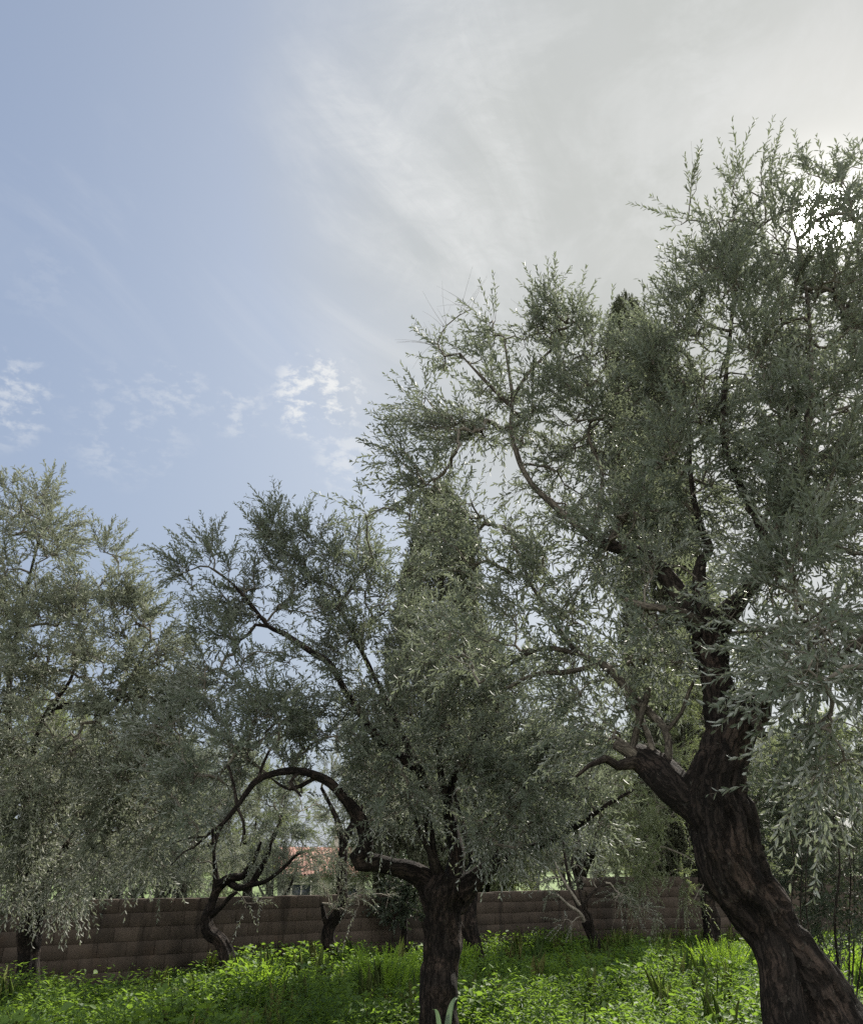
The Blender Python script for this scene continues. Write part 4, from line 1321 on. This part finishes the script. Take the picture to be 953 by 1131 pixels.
strap_plant()

# ================================================================== LIGHT
w = bpy.data.worlds.new("World")
S.world = w
w.use_nodes = True
t = NT(w.node_tree)
sky = t.n('ShaderNodeTexSky', sky_type='NISHITA')
sky.sun_disc = False
sky.sun_elevation = SUN_EL
sky.sun_rotation = SUN_AZ
sky.altitude = 50
sky.air_density = 1.0
sky.dust_density = 1.6
sky.ozone_density = 1.6
tc = t.n('ShaderNodeTexCoord')
dv = tc.outputs['Generated']
bg = t.n('ShaderNodeBackground')
bg.inputs[1].default_value = 0.078
t.l(sky.outputs[0], bg.inputs[0])
cosun = t.dot(dv, SUN)
# thin high veil, thickest toward the sun, and the bright aureole it makes
sep = t.n('ShaderNodeSeparateXYZ')
t.l(dv, sep.inputs[0])
zz = t.math('ADD', t.math('MAXIMUM', sep.outputs[2], 0.0), 0.18)
pl = t.n('ShaderNodeCombineXYZ')
t.l(t.math('DIVIDE', sep.outputs[0], zz), pl.inputs[0])
t.l(t.math('DIVIDE', sep.outputs[1], zz), pl.inputs[1])
pv = pl.outputs[0]
rot = t.n('ShaderNodeVectorRotate', rotation_type='Z_AXIS')
t.l(pv, rot.inputs['Vector'])
rot.inputs['Angle'].default_value = 0.5
rv = rot.outputs[0]
wisp = t.noise(t.vmul(rv, (3.2, 1.0, 1)), 1.6, 8, 0.62, 0.9)
rip = t.noise(t.vmul(pv, (1.6, 3.0, 1)), 9.0, 6, 0.68, 1.2)
broad = t.noise(pv, 1.1, 4, 0.5)
veil = t.math('MULTIPLY', t.remap(cosun, 0.50, 0.985, 0.0, 1.0), t.remap(broad, 0.25, 0.65, 0.85, 1.0))


def dmask(px, py, inner, outer):
    r = ray(px, py)
    r = r / np.linalg.norm(r)
    return t.remap(t.dot(dv, r), math.cos(math.atan(outer / F)), math.cos(math.atan(inner / F)))


cir = t.math('MULTIPLY', t.remap(wisp, 0.42, 0.72), dmask(575, 130, 40, 300))
cir = t.math('MULTIPLY', cir, t.remap(rip, 0.36, 0.62, 0.45, 1.0))
cir2 = t.math('MULTIPLY', t.remap(wisp, 0.44, 0.75), dmask(420, 290, 20, 240))
cir3 = t.math('MULTIPLY', t.remap(wisp, 0.5, 0.8), dmask(60, 260, 20, 200))
mot = t.math('MULTIPLY', t.math('MULTIPLY', t.remap(t.noise(pv, 5.0, 7, 0.66, 0.6), 0.44, 0.68), dmask(690, 150, 60, 420)), 0.30)
thin = t.math('ADD', t.math('MULTIPLY', cir, 0.46), t.math('MULTIPLY', cir2, 0.36))
thin = t.math('ADD', t.math('ADD', thin, mot), t.math('MULTIPLY', cir3, 0.22))
lowhaze = t.remap(sep.outputs[2], 0.0, 0.8, 0.88, 0.55)
fac = t.math('MAXIMUM', veil, lowhaze)
# small puffs
pn = t.noise(t.vmul(dv, (0.8, 0.8, 1.5)), 55.0, 7, 0.62, 0.15)
pn2 = t.noise(dv, 17.0, 3, 0.5, 0.2)
pnn = t.math('ADD', t.math('MULTIPLY', pn, 0.68), t.math('MULTIPLY', pn2, 0.32))
puff = t.math('MULTIPLY', t.remap(pnn, 0.45, 0.60), dmask(352, 437, 15, 62))
for (a, b, i_, o_, k, th) in ((5, 440, 10, 60, 0.45, 0.46), (145, 468, 10, 80, 0.20, 0.47), (388, 508, 5, 50, 0.5, 0.45), (120, 495, 5, 40, 0.22, 0.46), (195, 435, 5, 45, 0.3, 0.47), (265, 455, 5, 40, 0.35, 0.46), (45, 310, 5, 50, 0.08, 0.46)):
    p1 = t.math('MULTIPLY', t.math('MULTIPLY', t.remap(pnn, th, th + 0.16), dmask(a, b, i_, o_)), k)
    puff = t.math('MAXIMUM', puff, p1)
cl = t.n('ShaderNodeBackground')
cl.inputs[0].default_value = (0.225, 0.233, 0.232, 1)
cl.inputs[1].default_value = 1.0
pf = t.n('ShaderNodeBackground')
pf.inputs[0].default_value = (0.39, 0.395, 0.395, 1)
pf.inputs[1].default_value = 0.9
hzc = t.mixc(t.remap(cosun, 0.55, 0.95), (0.154, 0.176, 0.213), (0.222, 0.230, 0.221))
t.l(hzc, cl.inputs[0])
m1 = t.n('ShaderNodeMixShader')
t.l(fac, m1.inputs[0])
t.l(bg.outputs[0], m1.inputs[1])
t.l(cl.outputs[0], m1.inputs[2])
m2 = t.n('ShaderNodeMixShader')
t.l(t.math('MAXIMUM', t.math('MULTIPLY', puff, 0.95), t.math('MULTIPLY', thin, 0.75)), m2.inputs[0])
t.l(m1.outputs[0], m2.inputs[1])
t.l(pf.outputs[0], m2.inputs[2])
aur = t.n('ShaderNodeBackground')
aur.inputs[0].default_value = (1.0, 0.98, 0.93, 1)
g1 = t.math('MULTIPLY', t.math('POWER', t.math('MAXIMUM', cosun, 0.0), 130.0), 0.07)
g2 = t.math('MULTIPLY', t.math('POWER', t.math('MAXIMUM', cosun, 0.0), 800.0), 0.34)
g3 = t.math('MULTIPLY', t.remap(cosun, math.cos(math.radians(2.2)), math.cos(math.radians(0.7))), 9.0)
t.l(t.math('ADD', t.math('ADD', g1, g2), g3), aur.inputs[1])
# unseen bright cloud added behind the camera as fill light for the foliage
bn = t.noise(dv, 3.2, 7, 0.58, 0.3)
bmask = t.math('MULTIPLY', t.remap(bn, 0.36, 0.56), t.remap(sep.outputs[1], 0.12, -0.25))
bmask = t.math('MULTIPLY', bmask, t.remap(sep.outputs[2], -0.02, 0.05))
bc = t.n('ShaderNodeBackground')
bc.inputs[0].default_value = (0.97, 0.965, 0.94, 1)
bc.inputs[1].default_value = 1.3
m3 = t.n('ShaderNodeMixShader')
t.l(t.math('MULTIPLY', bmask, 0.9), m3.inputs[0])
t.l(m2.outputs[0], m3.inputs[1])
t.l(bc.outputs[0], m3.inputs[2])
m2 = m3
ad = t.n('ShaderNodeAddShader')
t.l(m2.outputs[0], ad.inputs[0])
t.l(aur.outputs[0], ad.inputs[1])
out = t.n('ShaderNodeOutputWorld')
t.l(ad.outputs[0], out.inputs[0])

sl = bpy.data.lights.new('sun', 'SUN')
sl.energy = 4.4
sl.angle = math.radians(0.5)
sl.color = (1.0, 0.94, 0.84)
so = bpy.data.objects.new('sun', sl)
COL.objects.link(so)
so.location = (8, 12, 30)
so.rotation_euler = Vector(tuple(-SUN)).to_track_quat('-Z', 'Y').to_euler()

vs = S.view_settings
vs.view_transform = 'Standard'
vs.look = 'None'
vs.gamma = 1.0
vs.exposure = 1.31
S.render.engine = 'CYCLES'
S.cycles.max_bounces = 8
S.cycles.diffuse_bounces = 6
S.cycles.transmission_bounces = 4
S.cycles.transparent_max_bounces = 4
S.cycles.use_denoising = False
S.cycles.denoiser = 'OPENIMAGEDENOISE'
S.cycles.use_adaptive_sampling = True
S.cycles.adaptive_threshold = 0.01
S.cycles.sample_clamp_indirect = 3.0
